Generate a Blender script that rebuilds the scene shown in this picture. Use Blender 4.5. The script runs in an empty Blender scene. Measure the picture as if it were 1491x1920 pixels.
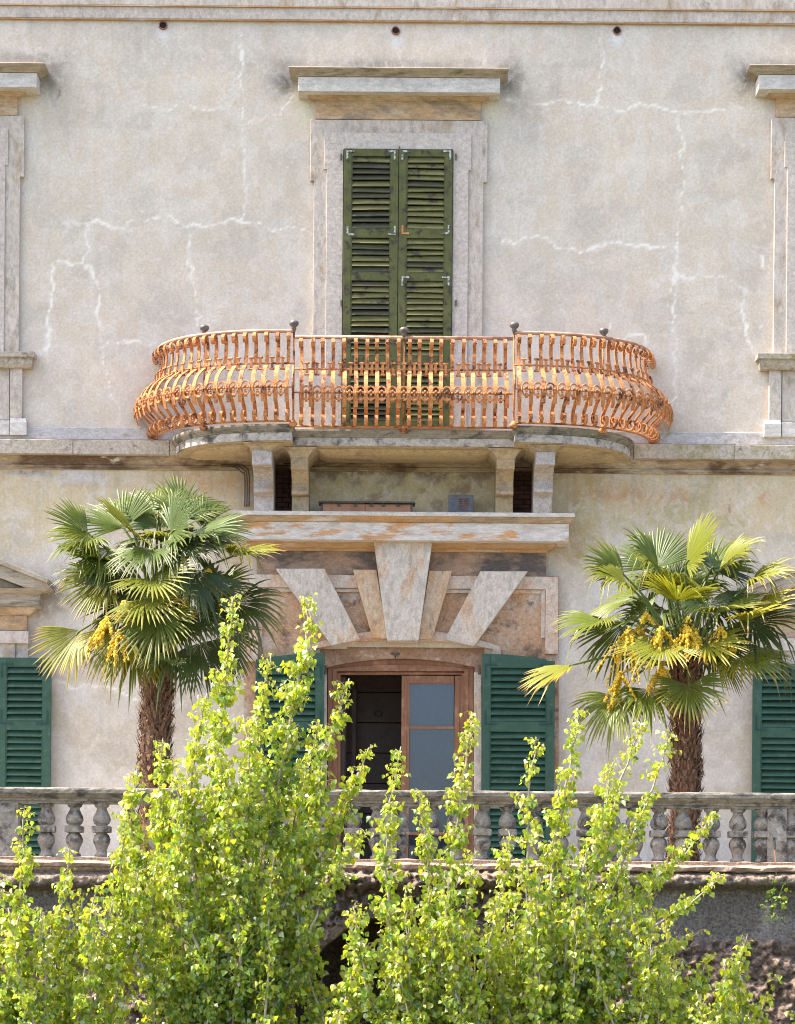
import bpy, math, random
import numpy as np
from mathutils import Vector, Matrix, noise as mnoise

random.seed(7); rng = np.random.default_rng(7)
SC = bpy.context.scene
COL = SC.collection
rad = math.radians

# ------------------------------------------------------------------ camera, sky, sun, exposure
F = 4760.0          # focal length in photo pixels
D = 28.0            # camera to facade
HY = 1750.0         # horizon row (rising-front lens)
ZC = -0.667         # eye height relative to the terrace floor
PHI = rad(0.45)     # the photo leans a little
cam = bpy.data.cameras.new('camera'); camo = bpy.data.objects.new('camera', cam); COL.objects.link(camo)
cam.sensor_fit = 'HORIZONTAL'; cam.sensor_width = 36.0
cam.lens = 36.0 * F / 1491.0
cam.shift_y = (HY - 960.0) / 1491.0
cam.clip_start = 0.1; cam.clip_end = 2000
camo.matrix_world = Matrix.Translation((0, -D, ZC)) @ Matrix.Rotation(-PHI, 4, 'Y') @ Matrix.Rotation(rad(90), 4, 'X')
SC.camera = camo

SUN_AZ, SUN_EL = rad(88.6), rad(58)     # high on the left, just skimming the facade
w = bpy.data.worlds.new('World'); SC.world = w; w.use_nodes = True
nt = w.node_tree; nt.nodes.clear()
sky = nt.nodes.new('ShaderNodeTexSky'); sky.sky_type = 'NISHITA'; sky.sun_disc = False
sky.air_density = 0.75; sky.dust_density = 3.0; sky.ozone_density = 0.4; sky.sun_elevation = SUN_EL; sky.sun_rotation = rad(180) + SUN_AZ
bg = nt.nodes.new('ShaderNodeBackground'); bg.inputs[1].default_value = 0.15
wo = nt.nodes.new('ShaderNodeOutputWorld')
nt.links.new(sky.outputs[0], bg.inputs[0]); nt.links.new(bg.outputs[0], wo.inputs[0])
sl = bpy.data.lights.new('sun', 'SUN'); sl.energy = 3.2; sl.angle = rad(0.5); sl.color = (1.0, 0.93, 0.82)
so = bpy.data.objects.new('sun', sl); COL.objects.link(so)
sdir = Vector((math.sin(SUN_AZ) * math.cos(SUN_EL), math.cos(SUN_AZ) * math.cos(SUN_EL), -math.sin(SUN_EL)))
so.rotation_euler = sdir.to_track_quat('-Z', 'Y').to_euler(); so.location = (-10, -20, 20)
vs = SC.view_settings; vs.view_transform = 'Standard'; vs.look = 'None'; vs.gamma = 1.0; vs.use_curve_mapping = False
vs.exposure = 2.02
SC.cycles.filter_width = 1.05

# ------------------------------------------------------------------ survey: photo pixel -> metres at distance d in front of the facade
cP, sP = math.cos(PHI), math.sin(PHI)
def pt(x, y, d=0.0):
    dx, dy = x - 745.5, y - HY
    u, v = dx * cP + dy * sP, -dx * sP + dy * cP
    k = (D - d) / F
    return u * k, ZC - v * k
def P3(x, y, d=0.0):
    X, Z = pt(x, y, d); return Vector((X, -d, Z))
def rect(x0, y0, x1, y1, d=0.0):
    cx, cz = pt((x0 + x1) / 2, (y0 + y1) / 2, d); k = (D - d) / F
    hw, hh = (x1 - x0) / 2 * k, (y1 - y0) / 2 * k
    return cx - hw, cx + hw, cz - hh, cz + hh
def zat(y, d=0.0, x=750): return pt(x, y, d)[1]
def xat(x, y, d=0.0): return pt(x, y, d)[0]

# ------------------------------------------------------------------ mesh collecting
class MB:
    def __init__(s): s.v = []; s.f = []
    def add(s, vs_, fs):
        b = len(s.v); s.v.extend([tuple(p) for p in vs_]); s.f.extend([tuple(i + b for i in f) for f in fs]); return s
    def box(s, x0, x1, y0, y1, z0, z1):
        return s.add([(x0,y0,z0),(x1,y0,z0),(x1,y1,z0),(x0,y1,z0),(x0,y0,z1),(x1,y0,z1),(x1,y1,z1),(x0,y1,z1)],
                     [(0,3,2,1),(4,5,6,7),(0,1,5,4),(1,2,6,5),(2,3,7,6),(3,0,4,7)])
    def prism_y(s, poly, y0, y1):      # poly (x,z) seen from the front counter-clockwise, y0 front < y1 back
        n = len(poly)
        vs_ = [(x, y0, z) for x, z in poly] + [(x, y1, z) for x, z in poly]
        fs = [tuple(range(n)), tuple(range(2*n-1, n-1, -1))]
        fs += [(i, i+n, (i+1) % n + n, (i+1) % n) for i in range(n)]
        return s.add(vs_, fs)
    def prism_x(s, poly, x0, x1):      # poly (y,z)
        n = len(poly)
        vs_ = [(x0, y, z) for y, z in poly] + [(x1, y, z) for y, z in poly]
        fs = [tuple(range(n-1, -1, -1)), tuple(range(n, 2*n))] + [(i, (i+1) % n, (i+1) % n + n, i+n) for i in range(n)]
        return s.add(vs_, fs)
    def loft(s, rings, cap=True):      # rings: equal-length loops, bottom to top or along a path
        n = len(rings[0]); vs_ = [p for r in rings for p in r]; fs = []
        for k in range(len(rings)-1):
            for i in range(n):
                j = (i+1) % n; fs.append((k*n+i, k*n+j, (k+1)*n+j, (k+1)*n+i))
        if cap: fs += [tuple(range(n-1, -1, -1)), tuple(range((len(rings)-1)*n, len(rings)*n))]
        return s.add(vs_, fs)
    def levels(s, lv, back=0.0):       # stacked mouldings: (z, x0, x1, front d)
        return s.loft([[(a, -d, z), (b, -d, z), (b, back, z), (a, back, z)] for z, a, b, d in lv])
    def lathe(s, prof, cx, cy, n=14):  # (r,z)
        return s.loft([[(cx + r*math.cos(2*math.pi*i/n), cy + r*math.sin(2*math.pi*i/n), z) for i in range(n)] for r, z in prof])
    def tube(s, pts, r, n=6):
        pts = [Vector(p) for p in pts]; rings = []
        for i, p in enumerate(pts):
            t = (pts[min(i+1, len(pts)-1)] - pts[max(i-1, 0)]).normalized()
            a = t.cross(Vector((0, 0, 1)) if abs(t.z) < .9 else Vector((1, 0, 0))).normalized(); b = t.cross(a)
            rr = r[i] if isinstance(r, (list, tuple)) else r
            rings.append([p + a*rr*math.cos(2*math.pi*k/n) - b*rr*math.sin(2*math.pi*k/n) for k in range(n)])
        return s.loft(rings)
    def strip(s, path, w, t, bulge=None):   # flat iron bent in the (outward o, z) plane, width along x; local outward = -y
        rings = []
        for i, (o, z) in enumerate(path):
            a, b = path[max(i-1, 0)], path[min(i+1, len(path)-1)]
            tx, tz = b[0]-a[0], b[1]-a[1]; L = math.hypot(tx, tz) or 1; nx, nz = -tz/L*t/2, tx/L*t/2
            ww = w/2 * (bulge[i] if bulge else 1)
            rings.append([(-ww, -(o+nx), z+nz), (ww, -(o+nx), z+nz), (ww, -(o-nx), z-nz), (-ww, -(o-nx), z-nz)])
        return s.loft(rings)
    def ball(s, c, r, n=6, sz=1.0):
        m = max(3, n//2 + 1)
        rings = [[(c[0] + r*math.sin(math.pi*(k+.12)/(m+.24))*math.cos(2*math.pi*i/n), c[1] + r*math.sin(math.pi*(k+.12)/(m+.24))*math.sin(2*math.pi*i/n),
                   c[2] - r*sz*math.cos(math.pi*(k+.12)/(m+.24))) for i in range(n)] for k in range(m+1)]
        return s.loft(rings)
    def mesh(s, name, origin=(0,0,0), smooth=False):
        me = bpy.data.meshes.new(name); o = Vector(origin)
        me.from_pydata([tuple(Vector(p) - o) for p in s.v], [], s.f); me.validate()
        import bmesh
        bm = bmesh.new(); bm.from_mesh(me); bmesh.ops.recalc_face_normals(bm, faces=bm.faces); bm.to_mesh(me); bm.free()
        if smooth:
            me.polygons.foreach_set('use_smooth', [True]*len(me.polygons))
        return me

WL = {}
def thing(name, loc, label, cat, group=None, kind=None):
    o = bpy.data.objects.new(name, None); COL.objects.link(o); o.empty_display_size = .2
    o.location = loc; WL[o.name] = Vector(loc); tag(o, label, cat, group, kind); return o
def tag(o, label=None, cat=None, group=None, kind=None):
    if label: o['label'] = label
    if cat: o['category'] = cat
    if group: o['group'] = group
    if kind: o['kind'] = kind
def place(name, me, parent=None, loc=(0,0,0), rot=None, m=None):
    o = bpy.data.objects.new(name, me); COL.objects.link(o)
    if m and not me.materials: me.materials.append(m)
    loc = Vector(loc); WL[o.name] = loc
    if parent: o.parent = parent; o.location = loc - WL[parent.name]
    else: o.location = loc
    if rot: o.rotation_euler = rot
    return o
def part(name, mb, m, parent=None, bevel=0.0, smooth=False, origin=None):
    org = Vector(origin) if origin is not None else (WL[parent.name] if parent else Vector((0,0,0)))
    o = place(name, mb.mesh(name, org, smooth), parent, org, m=m)
    if bevel:
        b = o.modifiers.new('bevel', 'BEVEL'); b.width = bevel; b.segments = 2; b.limit_method = 'ANGLE'; b.angle_limit = rad(40)
    return o
def crom(pts, k=3):
    out = []; n = len(pts)
    for i in range(n-1):
        p0, p1, p2, p3 = pts[max(i-1,0)], pts[i], pts[i+1], pts[min(i+2,n-1)]
        for j in range(k):
            t = j/k
            out.append(tuple(.5*((2*b)+(c-a)*t+(2*a-5*b+4*c-d)*t*t+(3*b-a-3*c+d)*t**3) for a,b,c,d in zip(p0,p1,p2,p3)))
    out.append(tuple(pts[-1])); return out

# ------------------------------------------------------------------ procedural materials
class NB:
    def __init__(s, name, rough=.8, spec=.3):
        s.m = bpy.data.materials.new(name); s.m.use_nodes = True; s.t = s.m.node_tree
        s.bsdf = s.t.nodes['Principled BSDF']; s.out = s.t.nodes['Material Output']
        s.bsdf.inputs['Roughness'].default_value = rough; s.bsdf.inputs['Specular IOR Level'].default_value = spec
        s.geo = s.n('ShaderNodeNewGeometry')
    def n(s, t): return s.t.nodes.new(t)
    def l(s, a, b): s.t.links.new(a, b)
    def coord(s, sx=1, sy=1, sz=1, obj=False):
        mp = s.n('ShaderNodeMapping'); mp.inputs['Scale'].default_value = (sx, sy, sz)
        if obj:
            tc = s.n('ShaderNodeTexCoord'); s.l(tc.outputs['Object'], mp.inputs[0])
        else: s.l(s.geo.outputs['Position'], mp.inputs[0])
        return mp.outputs[0]
    def noise(s, scale, detail=6, rough=.6, co=None, dist=0.0):
        x = s.n('ShaderNodeTexNoise'); x.inputs['Scale'].default_value = scale; x.inputs['Detail'].default_value = detail
        x.inputs['Roughness'].default_value = rough; x.inputs['Distortion'].default_value = dist
        s.l(co if co else s.coord(), x.inputs['Vector']); return x.outputs['Fac']
    def ramp(s, fac, a, b, va=0.0, vb=1.0):
        x = s.n('ShaderNodeMapRange'); x.inputs['From Min'].default_value = a; x.inputs['From Max'].default_value = b
        x.inputs['To Min'].default_value = va; x.inputs['To Max'].default_value = vb; x.clamp = True
        s.l(fac, x.inputs['Value']); return x.outputs[0]
    def mix(s, fac, a, b, mode='MIX'):
        x = s.n('ShaderNodeMix'); x.data_type = 'RGBA'; x.blend_type = mode
        for i, val in ((6, a), (7, b)):
            if isinstance(val, tuple): x.inputs[i].default_value = (*val, 1)
            else: s.l(val, x.inputs[i])
        if isinstance(fac, float): x.inputs[0].default_value = fac
        else: s.l(fac, x.inputs[0])
        return x.outputs[2]
    def mul(s, a, b):
        x = s.n('ShaderNodeMath'); x.operation = 'MULTIPLY'
        for i, val in ((0, a), (1, b)):
            if isinstance(val, float): x.inputs[i].default_value = val
            else: s.l(val, x.inputs[i])
        return x.outputs[0]
    def attr(s, name, fac=False):
        x = s.n('ShaderNodeAttribute'); x.attribute_name = name; return x.outputs['Fac' if fac else 'Color']
    def color(s, c): s.l(c, s.bsdf.inputs['Base Color'])
    def bump(s, h, strength=.4, dist=.01):
        x = s.n('ShaderNodeBump'); x.inputs['Strength'].default_value = strength; x.inputs['Distance'].default_value = dist
        s.l(h, x.inputs['Height']); s.l(x.outputs[0], s.bsdf.inputs['Normal'])

def weathered(name, a, b, c=None, camt=(.52, .62), sc=3.0, csc=5.0, d=None, damt=(.55, .7), dsc=2.0, grain=90, bumps=.35, bd=.006, rough=.85, stretch=(1,1,1), obj=False, dark=.75, grime=.72):
    """two-tone stone or plaster, patches of a third and fourth colour, grain, bump"""
    nb = NB(name, rough)
    co = nb.coord(*stretch, obj=obj)
    n1 = nb.noise(sc, 7, .62, co)
    col = nb.mix(nb.ramp(n1, .35, .65), a, b)
    if c: col = nb.mix(nb.ramp(nb.noise(csc, 9, .68, co, .4), *camt), col, c)
    if d: col = nb.mix(nb.ramp(nb.noise(dsc, 8, .7, co, .3), *damt), col, d)
    g = nb.noise(grain, 3, .6)
    col = nb.mix(1.0, col, nb.mix(nb.ramp(g, .3, .7), (dark,)*3, (1.08,)*3), 'MULTIPLY')
    gm = nb.noise(24, 5, .72, co, .5); col = nb.mix(1.0, col, nb.mix(nb.ramp(gm, .34, .62), (grime,)*3, (1.08,1.075,1.06)), 'MULTIPLY')
    nb.color(col)
    h = nb.mix(.5, nb.ramp(g, 0, 1), nb.ramp(gm, 0, 1))
    nb.bump(h, bumps, bd); return nb.m

M = {}
M['trim'] = weathered('pale stone trim', (.56,.485,.41), (.63,.55,.475), (.46,.36,.26), (.53,.66), 2.5, 4.5, (.33,.30,.26), (.58,.70), 5, stretch=(1,1,.5))
M['inner'] = weathered('pinkish stone', (.58,.50,.43), (.635,.56,.49), (.52,.45,.39), (.5,.7), 3, 6)
M['hood'] = weathered('hood stone', (.36,.29,.20), (.44,.37,.28), (.17,.15,.10), (.52,.66), 3, 7, (.13,.12,.09), (.62,.74), 9, stretch=(.35,1,1.6))
M['fascia'] = weathered('white fascia', (.62,.57,.51), (.67,.62,.56), (.50,.42,.36), (.6,.75), 3, 5, stretch=(.4,1,1))
M['orange'] = weathered('orange limewash frieze', (.56,.36,.19), (.56,.45,.32), (.34,.26,.19), (.50,.62), 3.2, 4, (.58,.47,.36), (.52,.66), 3, stretch=(.5,1,1.4))
M['cornice'] = weathered('peeling limewash cornice', (.63,.575,.51), (.67,.615,.55), (.60,.32,.14), (.50,.60), 3, 9, (.52,.45,.36), (.55,.68), 5, stretch=(.32,1,1.3))
M['cornice_top'] = weathered('ochre cornice roll', (.50,.27,.11), (.45,.33,.20), (.58,.52,.46), (.57,.65), 3, 5, (.20,.17,.13), (.58,.72), 3, stretch=(.3,1,1))
M['voussoir'] = weathered('limewashed voussoir', (.59,.515,.425), (.64,.56,.47), (.58,.33,.155), (.51,.66), 4, 3.0, (.44,.395,.34), (.52,.68), 9, stretch=(1,1,.5), grain=60)
M['voussoir_o'] = weathered('ochre voussoir', (.60,.34,.155), (.60,.48,.35), (.27,.16,.10), (.54,.64), 4, 5, stretch=(1,1,.5), grain=60)
M['panel'] = weathered('terracotta panel plaster', (.48,.28,.155), (.54,.37,.245), (.13,.09,.07), (.52,.64), 2.5, 4.5, (.52,.45,.38), (.54,.66), 2.4, grain=50)
M['frieze'] = weathered('sooty frieze plaster', (.36,.23,.15), (.42,.29,.20), (.13,.105,.095), (.45,.58), 2, 3, (.48,.33,.2), (.58,.7), 4, stretch=(.5,1,1))
M['pframe'] = weathered('panel frame plaster', (.60,.45,.34), (.62,.54,.45), (.56,.31,.16), (.50,.63), 2.6, 3, (.40,.37,.33), (.58,.7), 5)
M['reveal'] = weathered('brown reveal plaster', (.36,.22,.14), (.43,.29,.20), (.52,.42,.33), (.58,.68), 3, 12, (.25,.15,.09), (.55,.7), 4)
M['string'] = weathered('string course stone', (.45,.38,.295), (.52,.45,.37), (.33,.28,.13), (.50,.64), 2, 2.6, (.20,.175,.14), (.56,.67), 9, grain=45, bumps=.6, bd=.01)
M['under'] = weathered('stained moulding', (.50,.41,.30), (.42,.30,.19), (.16,.10,.06), (.47,.58), 2, 2.2, (.60,.55,.48), (.6,.68), 7, stretch=(.45,1,1.5))
M['base'] = weathered('base course', (.54,.50,.47), (.60,.56,.53), (.34,.29,.14), (.56,.68), 2, 4, (.30,.28,.26), (.62,.72), 8, stretch=(.6,1,1))
M['slab'] = weathered('balcony slab stone', (.48,.43,.37), (.58,.52,.46), (.10,.09,.08), (.48,.62), 2.4, 6, (.55,.50,.46), (.6,.7), 4, stretch=(.8,1,1), grain=50)
M['slab_top'] = weathered('lichened slab edge', (.24,.21,.16), (.33,.29,.23), (.09,.085,.07), (.48,.62), 2.4, 9, (.40,.35,.20), (.6,.7), 6, stretch=(.6,1,1), grain=50)
M['soffit'] = weathered('ochre soffit plaster', (.50,.38,.21), (.46,.34,.19), (.30,.22,.14), (.54,.68), 2, 3, (.55,.47,.33), (.58,.7), 5)
M['bracket'] = weathered('granite bracket', (.52,.46,.42), (.58,.52,.49), (.45,.31,.16), (.53,.66), 4, 4.5, grain=110, dark=.55)
M['bracket_o'] = weathered('ochre stained bracket', (.46,.33,.18), (.48,.39,.27), (.28,.22,.17), (.52,.66), 4, 5, grain=110)
M['pipe'] = weathered('terracotta pipe', (.35,.15,.08), (.3,.14,.09))
M['shade_stain'] = weathered('brown shade and stain line', (.44,.24,.11), (.50,.33,.20), (.55,.48,.40), (.55,.68), 4, 5, stretch=(.4,1,1))  # brown for the bands' underside shade and stain
M['brick'] = weathered('sooty brick', (.10,.035,.025), (.14,.06,.045), (.05,.035,.03), (.5,.65), 6, 9)
M['balus'] = weathered('lichened balustrade stone', (.31,.265,.215), (.39,.335,.275), (.10,.085,.07), (.48,.60), 5, 9, (.50,.46,.41), (.60,.70), 8, grain=70, bumps=.6, bd=.008)
M['rail'] = weathered('weathered rail stone', (.27,.23,.18), (.35,.305,.245), (.09,.08,.07), (.50,.62), 3, 8, (.46,.43,.38), (.60,.68), 10, stretch=(.6,1,1.2), grain=60, bumps=.7, bd=.008)
M['ledge'] = weathered('pink ledge stone', (.34,.235,.175), (.40,.29,.22), (.22,.17,.14), (.58,.7), 3, 6, (.60,.50,.42), (.6,.7), 8, grain=50, bumps=.6)
M['archstone'] = weathered('brown arch stone', (.15,.11,.075), (.20,.145,.095), (.08,.065,.05), (.5,.64), 4, 9, bumps=1.0, bd=.02)
M['cable'] = weathered('old cable', (.10,.08,.06), (.14,.11,.09), rough=.6)
M['dark'] = weathered('black shade and joints', (.012,.011,.010), (.016,.014,.012))  # near black: painted shade in voids, joints behind the bricks
M['floor'] = weathered('terrace paving', (.34,.30,.26), (.40,.36,.31), (.24,.21,.18), (.55,.7), 2, 5)
M['ground'] = weathered('dry grass ground', (.10,.11,.04), (.17,.15,.07), (.20,.16,.10), (.52,.65), 1.0, 2.0, bumps=1.0, bd=.05)
M['bark'] = weathered('poplar bark', (.36,.31,.23), (.48,.42,.33), (.20,.17,.12), (.56,.68), 12, 18)
M['rod'] = weathered('black iron rod', (.03,.03,.03), (.05,.045,.04), rough=.5)
M['rodrust'] = weathered('rusty rod', (.22,.10,.05), (.3,.15,.08))

def m_rust():
    nb = NB('orange rusted iron', .78, .25)
    n1 = nb.noise(14, 6, .65); col = nb.mix(nb.ramp(n1, .36, .64), (.40,.145,.046), (.57,.25,.095))
    col = nb.mix(nb.ramp(nb.noise(9, 6, .6), .54, .62), col, (.13,.048,.022))
    col = nb.mix(nb.ramp(nb.noise(60, 4, .6), .54, .70), col, (.64,.32,.15))
    nb.color(col); nb.bump(nb.noise(120, 4, .7), .5, .004); return nb.m
M['rust'] = m_rust()
def m_topr():
    nb = NB('browned handrail iron', .55, .4)
    n1 = nb.noise(9, 6, .6); nb.color(nb.mix(nb.ramp(n1, .42, .6), (.33,.18,.12), (.55,.32,.2))); nb.bump(nb.noise(90, 3), .3, .003); return nb.m
M['handrail'] = m_topr()
def m_fin():
    nb = NB('dark iron finial', .42, .5); nb.bsdf.inputs['Metallic'].default_value = .3
    nb.color(nb.mix(nb.ramp(nb.noise(30, 4), .45, .65), (.12,.105,.10), (.19,.15,.13))); return nb.m
M['finial'] = m_fin()

def m_paint(name, a, b, wear, wamt, rough=.5, grainy=14.0, lines=(4,4,4)):
    nb = NB(name, rough, .35)
    co = nb.coord(*lines)
    col = nb.mix(nb.ramp(nb.noise(1.6, 7, .65, co), .35, .65), a, b)
    col = nb.mix(nb.ramp(nb.noise(grainy, 8, .7), *wamt), col, wear)
    nb.color(col); nb.bump(nb.noise(6, 6, .7, nb.coord(6, 20, 20)), .25, .004); return nb.m
M['green'] = m_paint('green shutter paint', (.022,.066,.041), (.037,.090,.058), (.085,.125,.095), (.56,.74), .55)
M['green2'] = m_paint('dark green iron strap', (.009,.045,.035), (.014,.055,.045), (.03,.06,.05), (.6,.8))
M['olive'] = m_paint('flaking olive shutter paint', (.075,.080,.024), (.115,.12,.038), (.040,.033,.024), (.52,.62), .75, 9)
M['olive_slat'] = m_paint('faded olive slat paint', (.10,.10,.035), (.19,.18,.07), (.045,.040,.034), (.55,.65), .75, 7, (2,4,25))
M['olive_old'] = m_paint('bare dark slat wood', (.045,.046,.026), (.080,.078,.042), (.10,.10,.085), (.56,.68), .8, 9, (2,4,25))
M['flake'] = m_paint('white flaking iron strap', (.40,.43,.40), (.52,.54,.52), (.09,.095,.05), (.48,.54), .6, 26)
def m_wood(name, a, b, c):
    nb = NB(name, .6, .3)
    n1 = nb.noise(3, 8, .65, nb.coord(22, 22, 1.6)); col = nb.mix(nb.ramp(n1, .32, .68), a, b)
    col = nb.mix(nb.ramp(nb.noise(5, 7, .7), .52, .66), col, c); nb.color(col); nb.bump(n1, .3, .004); return nb.m
M['wood'] = m_wood('varnished door wood', (.185,.085,.043), (.275,.135,.072), (.36,.20,.12))
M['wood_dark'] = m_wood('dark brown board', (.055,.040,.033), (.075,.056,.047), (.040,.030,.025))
M['boxwood'] = m_wood('brown box board', (.34,.16,.08), (.42,.22,.12), (.28,.12,.06))
def m_glass():
    nb = NB('door glass', .04, .5); nb.t.nodes.remove(nb.bsdf)
    g = nb.n('ShaderNodeBsdfGlossy'); g.inputs['Roughness'].default_value = .03; g.inputs['Color'].default_value = (.9,.93,1,1)
    t = nb.n('ShaderNodeBsdfTransparent'); t.inputs['Color'].default_value = (.86,.9,.92,1)
    fr = nb.n('ShaderNodeFresnel'); fr.inputs['IOR'].default_value = 1.5
    mx = nb.n('ShaderNodeMixShader'); nb.l(fr.outputs[0], mx.inputs[0]); nb.l(t.outputs[0], mx.inputs[1]); nb.l(g.outputs[0], mx.inputs[2])
    nb.l(mx.outputs[0], nb.out.inputs[0]); return nb.m
M['glass'] = m_glass()
M['reflection_sheet'] = weathered('blue grey blind', (.048,.060,.088), (.056,.070,.10), bumps=.1, dark=.95, grime=.94)  # colour stands in for sky mirrored in the door glass
M['vent'] = weathered('painted metal box', (.11,.12,.14), (.15,.16,.18), (.20,.10,.06), (.56,.68), 10, 12, rough=.5)

def m_wall():
    nb = NB('old lime plaster', .9, .2)
    tone = nb.attr('tone'); crack = nb.attr('crack', True)
    n1 = nb.noise(1.1, 9, .66); n2 = nb.noise(10, 9, .74, nb.coord(1, 1, .8), .6); n3 = nb.noise(38, 4, .6)
    col = nb.mix(1.0, tone, nb.mix(nb.ramp(n1, .3, .7), (.88,.875,.87), (1.08,1.07,1.05)), 'MULTIPLY')
    col = nb.mix(nb.mul(nb.ramp(n2, .50, .66), .55), col, (.69,.63,.55))
    col = nb.mix(nb.mul(nb.ramp(nb.noise(17, 8, .75, nb.coord(1.3, 1, .8), .6), .53, .66), .34), col, (.44,.385,.32))
    col = nb.mix(nb.mul(nb.ramp(nb.noise(3.6, 8, .7, None, .8), .50, .64), .42), col, (.69,.625,.54))
    col = nb.mix(1.0, col, nb.mix(nb.ramp(n3, .3, .7), (.86,)*3, (1.08,)*3), 'MULTIPLY')
    col = nb.mix(nb.ramp(crack, .05, .8, 0.0, .9), col, (.77,.725,.65))
    nb.color(col); nb.bump(nb.mix(.35, nb.ramp(n3, 0, 1), nb.ramp(n2, 0, 1)), .4, .008); return nb.m
M['wall'] = m_wall()
def m_rock():
    nb = NB('rough tufa rockwork', .95, .1)
    tone = nb.attr('tone'); n = nb.noise(38, 6, .75); n2 = nb.noise(13, 8, .75)
    col = nb.mix(1.0, tone, nb.mix(nb.ramp(n, .36, .64), (.38,.36,.35), (1.35,1.28,1.2)), 'MULTIPLY')
    col = nb.mix(1.0, col, nb.mix(nb.ramp(n2, .35, .65), (.7,.7,.7), (1.15,1.12,1.1)), 'MULTIPLY')
    nb.color(col); nb.bump(nb.mix(.5, nb.ramp(n, 0, 1), nb.ramp(n2, 0, 1)), 1.0, .03); return nb.m
M['rock'] = m_rock()
def m_leaf(name, trans, gloss=.42, attrn='tone', tmul=(1.5,1.35,.6), spec=.45):
    nb = NB(name, gloss, spec)
    c = nb.attr(attrn); nb.color(c)
    tr = nb.n('ShaderNodeBsdfTranslucent'); nb.l(nb.mix(1.0, c, tmul, 'MULTIPLY'), tr.inputs['Color'])
    mx = nb.n('ShaderNodeMixShader'); mx.inputs[0].default_value = trans
    nb.l(nb.bsdf.outputs[0], mx.inputs[1]); nb.l(tr.outputs[0], mx.inputs[2]); nb.l(mx.outputs[0], nb.out.inputs[0]); return nb.m
M['leaf'] = m_leaf('poplar leaf', .50, .30, 'tone', (1.65,1.48,.7), .8)
M['palm'] = m_leaf('fan palm leaf', .34, .42, spec=.4)
M['flower'] = m_leaf('yellow palm flower', .2, .7)
M['fibre'] = weathered('palm trunk fibre', (.135,.066,.038), (.23,.125,.072), (.38,.235,.14), (.53,.64), 14, 18, (.06,.035,.025), (.55,.7), 9, grain=60, bumps=1.0, bd=.02, stretch=(2,2,.6))
M['weed'] = m_leaf('wall weed leaf', .3)

# ------------------------------------------------------------------ value noise for vertex tones
_flat = rng.random((256, 256)).astype(np.float32).ravel()
def vnoise(x, y):
    x = x.astype(np.float32); y = y.astype(np.float32)
    xf = np.floor(x); yf = np.floor(y); fx = x - xf; fy = y - yf; xi = xf.astype(np.int32) & 255; yi = yf.astype(np.int32) & 255
    fx = fx*fx*(3-2*fx); fy = fy*fy*(3-2*fy); x1 = ((xi+1) & 255) << 8; x0 = xi << 8; y1 = (yi+1) & 255
    a = _flat.take(x0 | yi); b = _flat.take(x0 | y1); a += (_flat.take(x1 | yi)-a)*fx; b += (_flat.take(x1 | y1)-b)*fx
    return a + (b-a)*fy
def fbm(x, y, o=5):
    s = 0; a = .5; t = 0
    for k in range(o):
        s = s + a*vnoise(x*2**k + 17.3*k, y*2**k + 5.1*k); t += a; a *= .55
    return s / t
def smooth(e0, e1, x):
    t = np.clip((x-e0)/(e1-e0), 0, 1); return t*t*(3-2*t)
def grid_mesh(name, X, Y, Z, keep, tone, crack=None, smoothf=True):
    nr, nc = X.shape
    idx = np.arange(nr*nc).reshape(nr, nc)
    q = np.stack([idx[:-1,:-1], idx[:-1,1:], idx[1:,1:], idx[1:,:-1]], -1)[keep]
    me = bpy.data.meshes.new(name)
    me.vertices.add(nr*nc); me.vertices.foreach_set('co', np.stack([X,Y,Z],-1).astype(np.float32).ravel())
    n = len(q); me.loops.add(n*4); me.loops.foreach_set('vertex_index', q.astype(np.int32).ravel())
    me.polygons.add(n); me.polygons.foreach_set('loop_start', np.arange(0, n*4, 4, dtype=np.int32))
    me.update(calc_edges=True)
    if smoothf: me.polygons.foreach_set('use_smooth', np.ones(n, dtype=bool))
    a = me.attributes.new('tone', 'FLOAT_COLOR', 'POINT'); c = np.ones((nr*nc, 4), np.float32); c[:, :3] = tone.reshape(-1, 3); a.data.foreach_set('color', c.ravel())
    if crack is not None:
        a = me.attributes.new('crack', 'FLOAT', 'POINT'); a.data.foreach_set('value', crack.astype(np.float32).ravel())
    return me

# ================================================================== THE SETTING
def struct(name, mb, m): o = part(name, mb, m); o['kind'] = 'structure'; return o
struct('ground', MB().box(-300, 300, -300, 120, -3.4, -2.5), M['ground'])
struct('terrace_floor', MB().box(-9, 9, -5.0, -0.0, -.3, 0.0), M['floor'])

# ================================================================== THE VILLA
villa = thing('villa', (0, 0, 0), 'tall old villa facade of cracked beige plaster with green shutters and a rusty iron balcony', 'building')

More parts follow.
